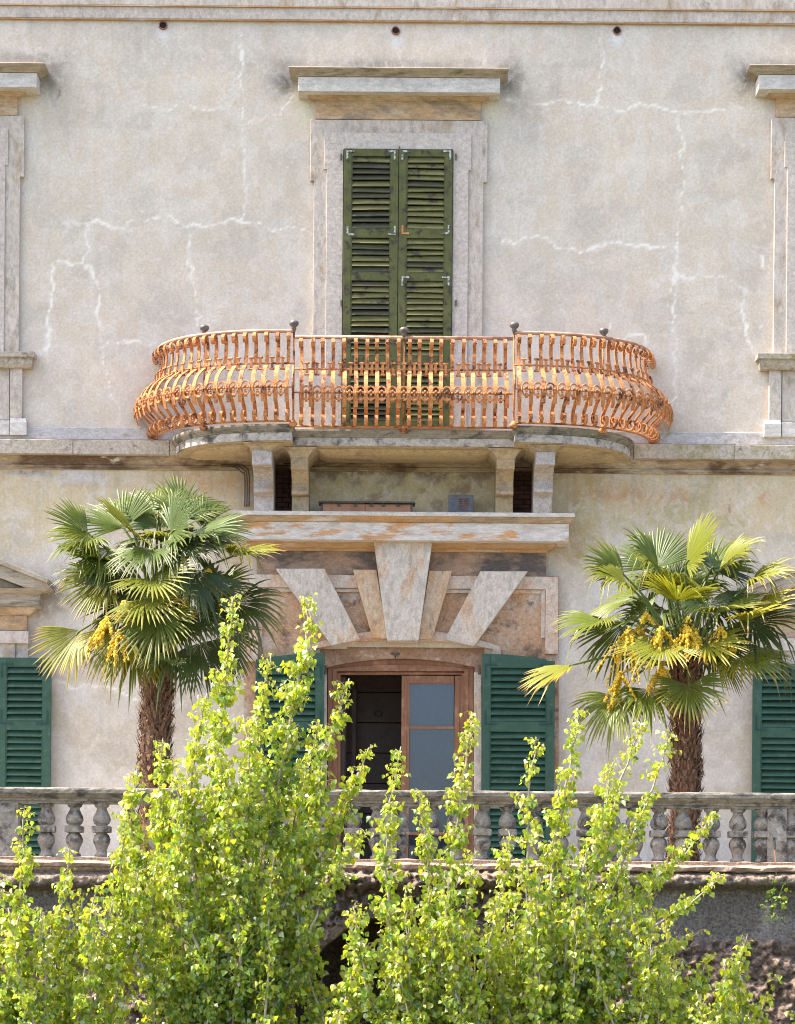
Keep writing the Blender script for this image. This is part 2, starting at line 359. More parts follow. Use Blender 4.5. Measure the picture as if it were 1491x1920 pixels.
def seg_dist(px, py, a, b):
    ax, ay = a; bx, by = b; dx, dy = bx-ax, by-ay; L2 = dx*dx+dy*dy
    t = np.clip(((px-ax)*dx+(py-ay)*dy)/L2, 0, 1); return np.hypot(px-ax-t*dx, py-ay-t*dy)
CRACKS = [   # lines of pale filler, surveyed on the photo (width in px)
 ([(452,50),(458,120),(455,160),(452,200),(455,232),(458,300),(460,380),(455,412)], 3.2),
 ([(455,230),(500,222),(525,215),(535,195),(550,180)], 2.2),
 ([(120,418),(150,420),(190,415),(230,428),(245,420),(290,412),(325,408),(345,424),(365,415),(380,420),(420,414),(455,413)], 4.2),
 ([(455,416),(480,420),(510,428),(560,430),(582,438)], 2.6),
 ([(163,425),(165,470),(160,490),(175,505),(188,535),(182,580),(190,620)], 4.0),
 ([(160,490),(130,495),(104,492),(98,530),(100,560),(88,585),(94,620),(85,660)], 4.2),
 ([(358,440),(354,490),(362,530),(370,580),(372,610)], 3.0),
 ([(185,600),(190,660),(200,720),(230,790)], 1.6),
 ([(290,640),(250,642),(210,646),(192,660)], 3.2),
 ([(440,200),(400,204),(340,200),(260,198)], 1.6),
 ([(945,182),(1000,196),(1060,192),(1120,200),(1160,207),(1200,196),(1250,198),(1280,208),(1300,206)], 3.2),
 ([(1300,206),(1340,206),(1395,208)], 2.2),
 ([(1128,50),(1132,90),(1128,130),(1122,195)], 2.6),
 ([(1272,210),(1278,250),(1281,300),(1278,380),(1270,450),(1268,512)], 3.6),
 ([(940,452),(975,452),(990,440),(1010,442),(1050,465),(1085,476),(1120,462),(1160,455),(1185,460),(1255,463)], 3.8),
 ([(1268,512),(1290,522),(1340,520),(1380,532),(1395,545),(1390,570),(1398,610),(1405,650)], 4.2),
 ([(1268,512),(1262,540),(1266,560),(1260,600),(1265,650),(1268,720),(1262,780)], 2.4),
 ([(1165,640),(1180,626),(1205,630),(1218,655)], 3.6),
 ([(1146,600),(1142,620)], 2.4), ([(1427,610),(1432,640)], 2.2), ([(1428,480),(1427,500)], 3),
 ([(100,1280),(140,1285),(200,1290),(260,1310)], 4), ([(520,60),(512,20)], 1.0),
]
def build_wall():
    st = .023
    xs = np.arange(-7, 7.001, st); zs = np.arange(-.02, 10.8, st)
    X, Z = np.meshgrid(xs, zs)
    u = X*F/D; v = (ZC - Z)*F/D
    px = u*cP - v*sP + 745.5; py = u*sP + v*cP + HY
    wob = lambda s, a: (fbm(px/s, py/s, 3)-.5)*a
    qx, qy = px + wob(18, 22), py + wob(23, 22)
    crack = np.zeros_like(px); cn1 = fbm(px/26, py/26, 4); cn2 = fbm(px/13+9, py/13, 4); cn3 = fbm(px/60+31, py/60, 3)
    for pl, wd in CRACKS:
        dd = np.full_like(px, 1e9)
        for a, b in zip(pl[:-1], pl[1:]): dd = np.minimum(dd, seg_dist(qx, qy, a, b))
        ww = wd*(.26 + 1.6*np.clip(cn1-.28,0,1)**1.3)
        crack = np.maximum(crack, np.exp(-(dd/ww)**2)*np.clip(2.6*cn2-.3,.3,1)*np.clip(4.5*cn3-1.2,.45,1) + .11*np.exp(-(dd/(ww*4.5))**2)*cn2*2)
    base = np.array([.61,.525,.42]); tone = np.ones(px.shape+(3,))*base
    def blend(c, f): 
        nonlocal tone; tone = tone*(1-f[...,None]) + np.array(c)*f[...,None]
    N = lambda s, o=0: fbm((px+o)/s, (py+o*.7)/s, 5)
    # rain greyed top, pinker beneath
    blend((.55,.49,.415), .5*smooth(160, 40, py + 60*(N(80)-.5)))
    blend((.60,.51,.415), .6*smooth(420, 700, py))
    # lower storey: straw limewash running out to grey
    lowf = smooth(876, 882, py)
    blend((.57,.46,.28), lowf*.85*smooth(1130, 940, py + 240*(N(90, 30)-.5)))
    blend((.55,.48,.38), lowf*smooth(980, 1150, py + 160*(N(70, 90)-.5)))
    blend((.60,.565,.52), lowf*.7*smooth(.50,.62, N(120, 200)))
    blend((.46,.38,.20), lowf*.8*smooth(.53,.64, N(75, 400))*smooth(1120, 960, py)*smooth(900, 1040, px))
    blend((.52,.32,.17), lowf*.75*smooth(.46,.58, N(60, 300))*np.exp(-((py-893-.03*px)/16)**2))
    blend((.24,.23,.23), np.exp(-(((px-55)/42)**4 + ((py-884-6*(N(20)-.5)*4)/7)**4)))
    blend((.57,.565,.55), .85*smooth(.42,.5,N(50, 77))*np.exp(-(((px-130)/120)**4 + ((py-893)/14)**4)))
    blend((.60,.56,.52), .6*smooth(1470, 1590, py))  # foot painted paler for sunlight on the wall behind the balustrade
    st = fbm(px/7, py/150, 4); st2 = fbm(px/16+50, py/260+3, 4)
    blend((.46,.42,.36), .32*smooth(.52,.68, st)*smooth(230, 60, py)*smooth(36, 46, py))
    blend((.66,.62,.56), .25*smooth(.55,.66, st2)*(py < 800))
    blend((.40,.36,.29), .5*smooth(.52,.66, st)*lowf*smooth(1060, 890, py))
    blend((.43,.38,.31), .45*smooth(.54,.66, st2)*smooth(1180, 1560, py))
    # trowelled patches with edges of their own
    blend((.645,.605,.55), .4*smooth(.545,.575, N(38, 900))*(py < 800)); blend((.49,.44,.375), .4*smooth(.56,.59, N(60, 1300))*(py < 800))
    blend((.62,.58,.53), .55*smooth(.55,.575, N(60, 1700))*(py > 1150)); blend((.46,.405,.335), .5*smooth(.55,.58, N(80, 2100))*(py > 1000))
    # dirt around the hood ends and below the sills
    def blot(cx, cy, rx, ry, c, a, s=30): blend(c, a*np.exp(-(((px-cx)/rx)**2+((py-cy)/ry)**2))*(.45+1.1*N(s, cx)))
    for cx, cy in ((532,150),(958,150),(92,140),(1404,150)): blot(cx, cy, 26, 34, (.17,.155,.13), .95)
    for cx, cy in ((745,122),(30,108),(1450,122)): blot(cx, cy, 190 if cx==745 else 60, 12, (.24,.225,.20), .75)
    for cx, cy in ((575,205),(922,205)): blot(cx, cy, 14, 30, (.62,.58,.42), .8)
    blot(105, 1110, 22, 40, (.20,.18,.15), .8); blot(70, 1160, 16, 60, (.30,.26,.2), .6)
    blot(1395, 1118, 20, 40, (.22,.2,.17), .7)
    blot(1085, 1035, 36, 40, (.36,.26,.12), .7); blot(430, 1040, 30, 30, (.42,.3,.16), .6)
    blot(1230, 800, 40, 30, (.30,.2,.15), .6); blot(290, 740, 30, 60, (.50,.32,.2), .35)
    for cx, cy in ((306,60),(742,72),(1157,72)): blot(cx, cy, 14, 20, (.66,.65,.64), .8)
    # under the balcony: straw plaster with bared, sooty render
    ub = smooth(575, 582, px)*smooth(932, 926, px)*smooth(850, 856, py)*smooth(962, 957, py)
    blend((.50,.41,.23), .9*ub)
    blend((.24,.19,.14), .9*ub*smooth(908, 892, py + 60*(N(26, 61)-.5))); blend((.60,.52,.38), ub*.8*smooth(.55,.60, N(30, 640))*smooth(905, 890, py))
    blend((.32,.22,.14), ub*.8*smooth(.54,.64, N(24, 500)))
    # thin dark cracks low down
    for pl in ([(1230,920),(1222,945),(1216,965)], [(1363,925),(1366,950),(1370,985)], [(110,170),(106,190)]):
        dd = np.full_like(px, 1e9)
        for a, b in zip(pl[:-1], pl[1:]): dd = np.minimum(dd, seg_dist(qx, qy, a, b))
        blend((.28,.19,.11), .8*np.exp(-(dd/2.2)**2))
    Y = -.004 - .010*(fbm(px/60, py/60, 4)-.5)
    cx = (px[:-1,:-1]+px[1:,1:])/2; cy = (py[:-1,:-1]+py[1:,1:])/2
    hole = (cx > 600) & (cx < 910) & (cy > 1215)
    for c in (-118, 1612): hole |= (np.abs(cx-c) < 96) & (cy > 1228)
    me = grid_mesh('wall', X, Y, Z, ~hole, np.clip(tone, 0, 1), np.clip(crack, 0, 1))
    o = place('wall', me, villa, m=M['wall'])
build_wall()

# ---- string bands under the roof
x0, x1 = -7, 7
def band(name, ytop, ybot, d, m, xa=-7, xb=7, back=0.02, parent=villa):
    return part(name, MB().box(xa, xb, -d, back, zat(ybot, d), zat(ytop, d)), m, parent, .006)
part('cornice_band', MB().box(-7, 7, -.055, .02, zat(13,.055), 10.78), M['trim'], villa, .006)
band('cornice_band', 15.6, 38, .038, M['trim'])
part('shade_stain_line', MB().box(-7, 7, -.058, .02, zat(15.2,.058), zat(13.0,.058)-.001), M['shade_stain'], villa, .004)  # brown strip paints underside shade and stain along the band
part('shade_stain_line', MB().box(-7, 7, -.042, .02, zat(40.6,.042), zat(38,.042)-.001), M['shade_stain'], villa, .004)  # same painted shade and stain below the second band
for i, (x, y) in enumerate(((306,48),(742,58),(1157,58))):
    c = P3(x, y, 0); r = .040
    mb = MB(); ring = lambda rr, yy: [(c.x+rr*math.cos(a*math.pi/6)*(1+.08*math.sin(3*a+i)), yy, c.z+rr*math.sin(a*math.pi/6)*(1+.08*math.sin(2*a+i))) for a in range(12)]
    mb.loft([ring(r*1.25, 0), ring(r*1.18, -.022), ring(r*.92, -.024), ring(r*.88, .0)], cap=False)
    p = part('vent_pipe', mb, M['pipe'], villa, smooth=True)
    part('opening', MB().prism_y(list(reversed([(q[0], q[2]) for q in ring(r*.9, 0)])), -.016, -.010), M['dark'], p)  # black disc in the ring stands in for the shaded bore

# ---- upper windows ---------------------------------------------------------
def eared(xa, xb, ya, yb, ear, year, d):   # outline with ears, from pixel numbers relative to the window centre
    return [(xa-ear, ya), (xa-ear, year), (xa, year), (xa, yb), (xb, yb), (xb, year), (xb+ear, year), (xb+ear, ya)]
def frame_prism(mb, cx, outer, inner, d, yoff=0):
    def c(p): 
        k = (D-d)/F; X, Z = pt(cx, 500+yoff, d); return (X + p[0]*k, Z - (p[1]-500)*k)
    o = [c(p) for p in outer]; i = [c(p) for p in inner]      # frame made of left, top, right pieces
    # polygon: run round outer from bottom-left up and over to bottom-right, then inner back
    mb.prism_y(list(reversed(o)) if False else o + i, -d, .02)
SHUT = {}
def make_slat(Lx, dep, th, tilt):
    """one louvre, leaning out at its lower edge; origin at its middle"""
    mb = MB(); c, s = math.cos(tilt), math.sin(tilt); rings = []
    for x in (-Lx/2, Lx/2):
        rings.append([(x, (a*c - b*s), (a*s + b*c)) for a, b in ((-dep/2,-th/2),(dep/2,-th/2),(dep/2,th/2),(-dep/2,th/2))])
    mb.loft(rings); return mb.mesh('slat')
def shutter(parent, name, X0, X1, Z0, Z1, yf, secs, stile, m, m_slat, slat_pitch, tilt, jitter, label=None, top_curve=0.0, thick=.035, rot=0.0, warp=0.0):
    """leaf: stiles and rails as one frame mesh, each louvre a child. secs: (zlow, zhigh) openings"""
    org = Vector(((X0+X1)/2, yf, Z0)); mb = MB()
    mb.box(X0, X0+stile, yf, yf+thick, Z0, Z1+min(0,top_curve)); mb.box(X1-stile, X1, yf, yf+thick, Z0, Z1 - max(0,top_curve))
    zs = sorted([z for s_ in secs for z in s_]); prev = Z0
    for a, b in sorted(secs):
        mb.box(X0+stile, X1-stile, yf+.003, yf+thick-.003, prev, a); prev = b
    if top_curve:
        n = 8; xi, xo = (X0+stile, X1-stile)
        ev = lambda x: Z1 - abs(top_curve)*((x-(X1 if top_curve < 0 else X0))/(X1-X0))**2
        pl = [(xi, prev)] + [(xo, prev)] + [(xi+(xo-xi)*t/n, ev(xi+(xo-xi)*t/n)) for t in range(n, -1, -1)]
        mb.prism_y(pl, yf+.003, yf+thick-.003)
    else: mb.box(X0+stile, X1-stile, yf+.003, yf+thick-.003, prev, Z1)
    # thin inner beads
    for a, b in secs:
        mb.box(X0+stile, X0+stile+.012, yf+.004, yf+thick-.006, a, b); mb.box(X1-stile-.012, X1-stile, yf+.004, yf+thick-.006, a, b)
    o = part(name, mb, m, parent, .003, origin=org)
    if label: o['label'] = label
    part('shade_backing', MB().box(X0+.01, X1-.01, yf+thick+.022, yf+thick+.030, Z0+.02, Z1-.09), M['dark'] if m is M['olive'] else M['green2'], o)  # added sheet; its dark colour stands in for shade behind the louvres
    key = (round(X1-X0-2*stile-.026, 3), round(tilt, 2), m_slat.name)
    if key not in SHUT:
        SHUT[key] = make_slat(X1-X0-2*stile-.026, .074 if slat_pitch < .07 else .083, .009, tilt); SHUT[key].materials.append(m_slat)
    k2 = key + ('old',)
    if m is M['olive'] and k2 not in SHUT:
        SHUT[k2] = SHUT[key].copy(); SHUT[k2].materials.clear(); SHUT[k2].materials.append(M['olive_old'])
    for a, b in secs:
        n = max(1, round((b-a)/slat_pitch)); 
        for k in range(n):
            z = a + (k+.5)*(b-a)/n + random.uniform(-jitter, jitter)*.4
            s_ = place('slat', SHUT[k2] if m is M['olive'] and random.random() < (.55 if X0 < xat(748, 300) - .3 else .22) else SHUT[key], o, ((X0+X1)/2, yf+thick/2+.004, z), (random.uniform(-jitter, jitter)*8, random.uniform(-jitter, jitter)*2.2, 0))
    return o
LM = {}
def lbracket(parent, x, z, y, sx, sz, m, L=.10, wd=.020):
    k = (sx, sz, m.name, L)
    if k not in LM:
        mb = MB(); mb.box(*sorted((0, sx*wd)), -.003, .003, *sorted((0, sz*L))); mb.box(*sorted((sx*wd, sx*L*.85)), -.003, .003, *sorted((0, sz*wd)))
        LM[k] = mb.mesh('corner_strap'); LM[k].materials.append(m)
    return place('corner_strap', LM[k], parent, (x, y, z))

def upper_window(cx, dy, full):
    k0 = D/F
    def Xr(p, d): return pt(cx, 300, d)[0] + p*(D-d)/F
    def Zr(y, d): return pt(cx, y+dy, d)[1]
    ob = 800 if full else 668
    mb = MB()
    o = [(-166,225),(-166,340),(-159,340),(-159,ob),(-128,ob),(-128,318),(-132,318),(-132,256),(128,256),(128,318),(125,318),(125,ob),(159,ob),(159,340),(166,340),(166,225)]
    mb.prism_y(list(reversed([(Xr(a,.055), Zr(b,.055)) for a, b in o]))[::-1], -.055, .02)
    sur = part('window_surround', mb, M['trim'], villa, .005)
    mb = MB()
    i = [(-140,249),(-140,318),(-135,318),(-135,ob),(-104,ob),(-104,280),(102,280),(102,ob),(131,ob),(131,318),(136,318),(136,249)]
    mb.prism_y([(Xr(a,.075), Zr(b,.075)) for a, b in i], -.075, .02)
    part('inner_frame', mb, M['inner'], sur, .004)
    mb = MB().levels([(Zr(224,.06), Xr(-157,.06), Xr(153,.06), .06), (Zr(188.5,.06), Xr(-157,.06), Xr(153,.06), .06)], .02)
    part('frieze', mb, M['orange'], sur, .004)
    # bed mould, corona, crown
    z = lambda y: Zr(y, .27)
    mb = MB().levels([(Zr(189,.07), Xr(-159,.07), Xr(155,.07), .07), (Zr(186,.09), Xr(-163,.09), Xr(159,.09), .085), (Zr(182,.12), Xr(-168,.12), Xr(164,.12), .12), (Zr(179,.14), Xr(-171,.14), Xr(167,.14), .14), (z(172.3), Xr(-172,.14), Xr(168,.14), .145)], .02)
    part('bed_mould', mb, M['orange'], sur, .003)
    mb = MB().levels([(z(172), Xr(-190,.27), Xr(189,.27), .27), (z(145), Xr(-190,.27), Xr(189,.27), .27)], .02)
    hood = part('hood', mb, M['fascia'], sur, .004)
    mb = MB().levels([(z(144.5), Xr(-192,.28), Xr(191,.28), .28), (z(142), Xr(-193,.285), Xr(192,.285), .285), (z(138), Xr(-199,.3), Xr(197,.3), .315), (z(134), Xr(-206,.32), Xr(203,.32), .345), (z(131.5), Xr(-208,.33), Xr(205,.33), .355), (z(130.3), Xr(-207,.33), Xr(204,.33), .345), (z(128.5), Xr(-196,.33), Xr(196,.33), .05)], .02)
    part('crown_mould', mb, M['hood'], sur, .003)
    yf = -.105
    # shutters
    top, bot = Zr(281, .06), Zr(800, .06); xl, xm, xr = Xr(-103,.06), Xr(0,.06), Xr(101.5,.06)
    secs = [(Zr(430,.06), Zr(295,.06)), (Zr(512,.06), Zr(448,.06)), (Zr(668,.06), Zr(528,.06)), (Zr(790,.06), Zr(686,.06))]
    if not full: secs = secs[:2] + [(Zr(655,.06), Zr(528,.06))]; bot = Zr(668,.06)
    for a, b, side in ((xl+.003, xm-.004, 0), (xm+.004, xr-.003, 1)):
        sh = shutter(villa, 'shutter', a, b, bot, top, yf, secs, .082, M['olive'], M['olive_slat'], .0635, rad(56), .012,
                     None if not full else ('left shutter leaf of faded olive slats' if side == 0 else 'right shutter leaf of faded olive slats'))
        if cx > 0 and full:
            for (px_, py_, sx, sz, s_) in ((650,284,1,-1,0),(742,284,-1,-1,0),(650,443,1,1,0),(742,443,-1,1,0),(753,284,1,-1,1),(753,441,1,1,1),(843,441,-1,1,1),(753,520,1,-1,1),(843,520,-1,-1,1),(846,284,-1,-1,1)):
                if s_ == side:
                    p = P3(px_, py_, .066); lbracket(sh, p.x, p.z, yf-.004, sx, sz, M['flake'] if (px_, py_) != (753,441) else M['rust'])
            for py_ in (292, 566):
                p = P3(640 if side == 0 else 855, py_, .08); mb = MB(); mb.tube([(p.x, -.05, p.z), (p.x, -.095, p.z)], .012, 6); mb.box(p.x-.008, p.x+.008, -.10, -.085, p.z-.05, p.z+.02)
                part('hinge', mb, M['cable'], sh)
    if full:
        mb = MB(); p = P3(749, 276, .08); mb.tube([(p.x, -.07, p.z), (p.x, -.10, p.z), (p.x, -.10, p.z-.03)], .006); part('hook', mb, M['cable'], sur)
    else:
        # sill on an apron with little pilasters
        mb = MB().levels([(Zr(697,.13), Xr(-182,.13), Xr(182,.13), .10), (Zr(690,.13), Xr(-184,.13), Xr(184,.13), .13), (Zr(679,.13), Xr(-184,.13), Xr(184,.13), .135), (Zr(678,.15), Xr(-189,.15), Xr(189,.15), .165), (Zr(668,.15), Xr(-189,.15), Xr(189,.15), .17)], .02)
        part('sill', mb, M['string'], sur, .004)
        for s_ in (-1, 1):
            a, b = sorted((s_*166, s_*143)); part('apron_pilaster', MB().box(Xr(a,.06), Xr(b,.06), -.06, .02, Zr(796,.06), Zr(698,.06)), M['trim'], sur, .004)
            a, b = sorted((s_*175, s_*143))
            part('plinth', MB().levels([(Zr(824,.09), Xr(a,.09), Xr(b,.09), .09), (Zr(800,.09), Xr(a,.09), Xr(b,.09), .09), (Zr(793,.06), Xr(a+2,.06), Xr(b-2,.06), .065)], .02), M['fascia'], sur, .004)
        part('apron_panel', MB().box(Xr(-142,.03), Xr(142,.03), -.035, .02, Zr(796,.03), Zr(698,.03)), M['trim'], sur, .004)
        part('apron_base', MB().box(Xr(-142,.07), Xr(142,.07), -.07, .02, Zr(824,.07), Zr(797,.07)), M['fascia'], sur, .004)
upper_window(748, 0, True)
upper_window(-121, -10, False)
upper_window(1612, -4, False)

# ---- string course ---------------------------------------------------------
band('base_course', 806, 828.5, .028, M['base'])
zt, zb = zat(829, .2), zat(856, .2)
sc_ = part('string_course', MB().levels([(zat(884,.04), -7, 7, .030), (zat(881,.04), -7, 7, .034), (zat(880,.06), -7, 7, .055), (zat(876.5,.06), -7, 7, .055), (zat(874,.08), -7, 7, .045), (zat(868,.08), -7, 7, .055), (zat(862,.1), -7, 7, .085), (zat(857.5,.1), -7, 7, .10), (zb-.0005, -7, 7, .12)], .02), M['under'], villa, smooth=False)
xs_ = [-7, -5.2, xat(137,830,.2), xat(318,830,.2), xat(700,830,.2), xat(1188,850,.2), xat(1377,850,.2), 5.6, 7]
for a, b in zip(xs_[:-1], xs_[1:]):
    j = random.uniform(-.003, .003)
    part('course_block', MB().box(a+.002, b-.002, -.205-j, .02, zb, zt), M['string'], sc_, .006)

# ---- balcony slab ----------------------------------------------------------
BX = xat(756.5, 800, 1.0)                     # balcony axis
XI, XE = 1.155, 2.545                         # lobe inner corner, lobe end at the wall
DL, DC = 1.14, .86                            # lobe and centre projections
def plan(inset=0.0, nq=14, xe=XE, dl=DL, dc=DC, xi=XI, pw=2.35):
    """outline of the balcony seen from above: two bulging lobes and a recessed straight middle"""
    L = []
    a, b = xe-xi-inset, dl-inset
    for k in range(nq+1):
        t = math.pi/2*k/nq; L.append((xi + a*math.cos(t)**(2/pw), b*math.sin(t)**(2/pw)))
    L[-1] = (xi+inset*.6, b); 
    R = L + [(xi+inset*.6, dc-inset)]
    return R
def plan_poly(inset, back=.1):
    R = plan(inset); pts = [(BX+x, -d) for x, d in R] ; pts2 = [(BX-x, -d) for x, d in reversed(R)]
    return [(BX+R[0][0], back)] + pts + pts2 + [(BX-R[0][0], back)]
def slab_layer(name, prof, m, parent):
    mb = MB(); mb.loft([[(x, y, z) for x, y in plan_poly(i)] for z, i in prof])
    return part(name, mb, m, parent, .003)
zT = zat(804, .9)
slab = slab_layer('balcony_slab', [(zT-.168, .045), (zT-.082, .045)], M['slab'], villa)
slab_layer('slab_moulding', [(zT-.0815, .035), (zT-.066, .033), (zT-.064, .024), (zT-.045, .015), (zT-.043, .006), (zT-.022, 0), (zT, .004)], M['slab_top'], slab)
slab_layer('soffit', [(zT-.176, .085), (zT-.1685, .06)], M['soffit'], slab)
for a, b, dd in ((xat(592,840,.5), xat(922,840,.5), .70),):
    mb = MB(); mb.levels([(zT-.225, a+.12, b-.12, dd-.10), (zT-.205, a+.05, b-.05, dd-.04), (zT-.1765, a, b, dd)], -.12); part('soffit_panel', mb, M['soffit'], slab, .01, smooth=False)
for s_ in (-1, 1):
    ra = BX + s_*1.72; mb = MB(); rings = []
    for z, q in ((zT-.222, .12), (zT-.205, .05), (zT-.1765, 0)):
        rings.append([(BX+s_*(1.62+q*.5+0*q), -.16-q*.4, z), (BX+s_*(2.36-q), -.16-q*.4, z), (BX+s_*(2.28-q), -.48+q*.2, z), (BX+s_*(2.02-q), -.80+q, z), (BX+s_*(1.62+q*.5), -.93+q, z)])
    mb.loft(rings); part('soffit_panel', mb, M['soffit'], slab, .01)

# ---- brackets under the balcony --------------------------------------------
def bracket(xa, xb, ytop, ycap, dmax, m, mcap, capx, seed):
    zz = lambda y, d: zat(y, d, (xa+xb)/2)
    X0, X1 = xat(xa, 900, dmax*.8), xat(xb, 900, dmax*.8)
    prof = [(0.02, zz(968,.2)), (-dmax*.50, zz(968,.4)), (-dmax*.50, zz(931,.4)), (-dmax*.64, zz(927,.45)), (-dmax*.645, zz(921,.45)), (-dmax*.60, zz(913,.45)), (-dmax*.585, zz(905,.45)), (-dmax*.63, zz(897,.48)), (-dmax*.72, zz(890,.52)),
            (-dmax*.77, zz(887,.55)), (-dmax*.78, zz(884.5,.55)), (-dmax*.99, zz(879.5,.7)), (-dmax, zz(878,.7)), (-dmax, zz(ycap,.7)), (0.02, zz(ycap,.3))]
    mb = MB(); mb.prism_x(list(reversed(prof)), X0, X1)
    o = part('bracket', mb, m, villa, .006)
    a, b = xat(capx[0], 840, dmax), xat(capx[1], 840, dmax); zc_ = prof[-2][1]; zt_ = zT - .178
    q = lambda t: (X0+(a-X0)*t, X1+(b-X1)*t)
    mb = MB().levels([(zc_+.0005, X0-.004, X1+.004, dmax+.004), (zc_+.012, X0-.008, X1+.008, dmax+.01), (zc_+(zt_-zc_)*.35, *q(.25), dmax+.025), (zc_+(zt_-zc_)*.7, *q(.6), dmax+.05), (zt_-.012, *q(.97), dmax+.08), (zt_, *q(1), dmax+.08)], .02)
    part('capital', mb, mcap, o, .003)
bracket(474, 511, 830, 852, .95, M['bracket'], M['bracket_o'], (458, 532), 1)
bracket(546, 578, 838, 859, .72, M['bracket_o'], M['bracket_o'], (532, 594), 2)
bracket(931, 964, 838, 861, .72, M['bracket_o'], M['bracket_o'], (915, 980), 3)
bracket(1003, 1039, 832, 855, .95, M['bracket'], M['bracket_o'], (987, 1057), 4)
for xa, xb in ((509, 548), (962, 1006)):
    X0, X1 = xat(xa, 900, .05), xat(xb, 900, .05); z0 = zat(968, .1); bh = .052
    back = part('brick_patch', MB().box(X0-.05, X1+.05, -.03, .02, z0, zat(848,.1)), M['dark'], villa)
    for r in range(15):
        off = 0 if r % 2 else .5
        for c in range(3):
            a = X0 + (c-off)*.13; b = a+.122; a, b = max(a, X0-.04), min(b, X1+.04)
            if b-a < .03: continue
            part('brick', MB().box(a, b, -.045-random.uniform(0,.008), .0, z0+r*bh, z0+r*bh+.044), M['brick'], back)
for q in range(3):
    o = q*4; pts = crom([(415, 872+o*.3), (448-o, 872+o*.5), (462-o, 878+o), (467-o, 892), (467-o, 950)], 4)
    part('cable', MB().tube([P3(x, y, .06) for x, y in pts], .008, 5), M['cable'], villa, smooth=True)

# ---- cornice over the door -------------------------------------------------
cdX = lambda p, d: xat(p, 1000, d); cdZ = lambda y, d: zat(y, d, 760)
mb = MB().levels([(cdZ(1013,.4), cdX(447,.4), cdX(1067,.4), .40), (cdZ(979.5,.4), cdX(447,.4), cdX(1067,.4), .40)], .02)
dcor = part('door_cornice', mb, M['cornice'], villa, .005)
mb = MB().levels([(cdZ(979,.41), cdX(446,.41), cdX(1068,.41), .41), (cdZ(977,.42), cdX(444,.42), cdX(1070,.42), .425), (cdZ(972,.45), cdX(441,.45), cdX(1075,.45), .452), (cdZ(967.5,.46), cdX(440,.46), cdX(1077,.46), .462)], .02)
part('crown_roll', mb, M['cornice_top'], dcor, .002, smooth=False)
mb = MB().levels([(cdZ(967,.48), cdX(439,.48), cdX(1078,.48), .478), (cdZ(959.5,.48), cdX(439,.48), cdX(1078,.48), .48)], .02)
part('crown_slab', mb, M['fascia'], dcor, .004)
mb = MB().levels([(cdZ(1034,.13), cdX(480,.13), cdX(1026,.13), .125), (cdZ(1030,.15), cdX(478,.15), cdX(1028,.15), .14), (cdZ(1027,.18), cdX(472,.18), cdX(1036,.18), .19), (cdZ(1022,.2), cdX(466,.2), cdX(1042,.2), .23), (cdZ(1019,.2), cdX(463,.2), cdX(1045,.2), .25), (cdZ(1013,.25)-.0005, cdX(461,.25), cdX(1047,.25), .26)], .02)
part('bed_mould', mb, M['cornice_top'], dcor, .002)
part('frieze', MB().box(cdX(482,.10), cdX(1025,.10), -.10, .02, cdZ(1085,.1), cdZ(1034,.1)), M['frieze'], dcor, .003)

# ---- stone surround, panels, voussoirs -------------------------------------
def arc(xa, xb, yend, ymid, n=16):   # pixel arch points left to right
    return [(xa+(xb-xa)*t/n, yend-(yend-ymid)*(1-(2*t/n-1)**2)) for t in range(n+1)]
def px_poly(pl, d): return [pt(x, y, d) for x, y in pl]
AR = arc(588, 924, 1217, 1199)
mb = MB()   # back field of the two panels with the arched opening cut
L_ = [(458, 1612+40), (458, 1080), (756, 1080)] + [p for p in reversed(AR) if p[0] <= 757] + [(588, 1652)]
R_ = [(756.5, 1080), (1048, 1080), (1048, 1652), (924, 1652)] + [p for p in reversed(AR) if p[0] >= 756]
sur = part('door_surround', mb.prism_y(list(reversed(px_poly(L_, .05))), -.05, .02).prism_y(list(reversed(px_poly(R_, .05))), -.05, .02), M['panel'], villa)
def pbox(name, x0_, y0_, x1_, y1_, d, m, parent, back=.02, bev=.005):
    a, b, c, e = rect(x0_, y0_, x1_, y1_, d); return part(name, MB().box(a, b, -d, -back+.03 if False else .0, c, e), m, parent, bev)
pbox('panel_frame', 459, 1079, 1047, 1103, .105, M['pframe'], sur)
pbox('panel_frame', 459, 1103.5, 484, 1240, .104, M['pframe'], sur)
pbox('panel_frame', 1023, 1103.5, 1047, 1226, .104, M['pframe'], sur)
for xa, xb in ((484.5, 492), (1015, 1022.5)): pbox('panel_bead', xa, 1104, xb, 1196, .078, M['pframe'], sur)
pbox('panel_bead', 492.5, 1104, 1014.5, 1111, .076, M['pframe'], sur)
pbox('impost', 1000, 1240, 1048, 1250, .11, M['voussoir_o'], sur)
# plain band following the arch and jambs
AO = arc(572, 940, 1213, 1180)
jb = [(572, 1652)] + AO + [(940, 1652), (924.5, 1652)] + list(reversed(AR)) + [(588, 1652)]
part('arch_band', MB().prism_y(px_poly(jb, .09), -.088, .0), M['pframe'], sur, .003)
VS = [('keystone', [(701,1013.5),(811,1013.5),(785,1201),(726,1201)], .30, 'voussoir'),
      ('voussoir', [(662,1068),(706,1068),(727,1197),(699,1197)], .17, 'voussoir_o'),
      ('voussoir', [(805,1070),(848,1070),(811,1198),(785,1198)], .17, 'voussoir_o'),
      ('voussoir', [(517,1066),(609,1066),(676,1199),(622,1210)], .20, 'voussoir'),
      ('voussoir', [(901,1071),(990,1071),(889,1212),(834,1199)], .20, 'voussoir')]
for nm, pl, d, m in VS:
    part(nm, MB().prism_y(list(reversed(px_poly(pl, d))), -d, -.02 if nm == 'keystone' else -.03), M[m], sur, .007)
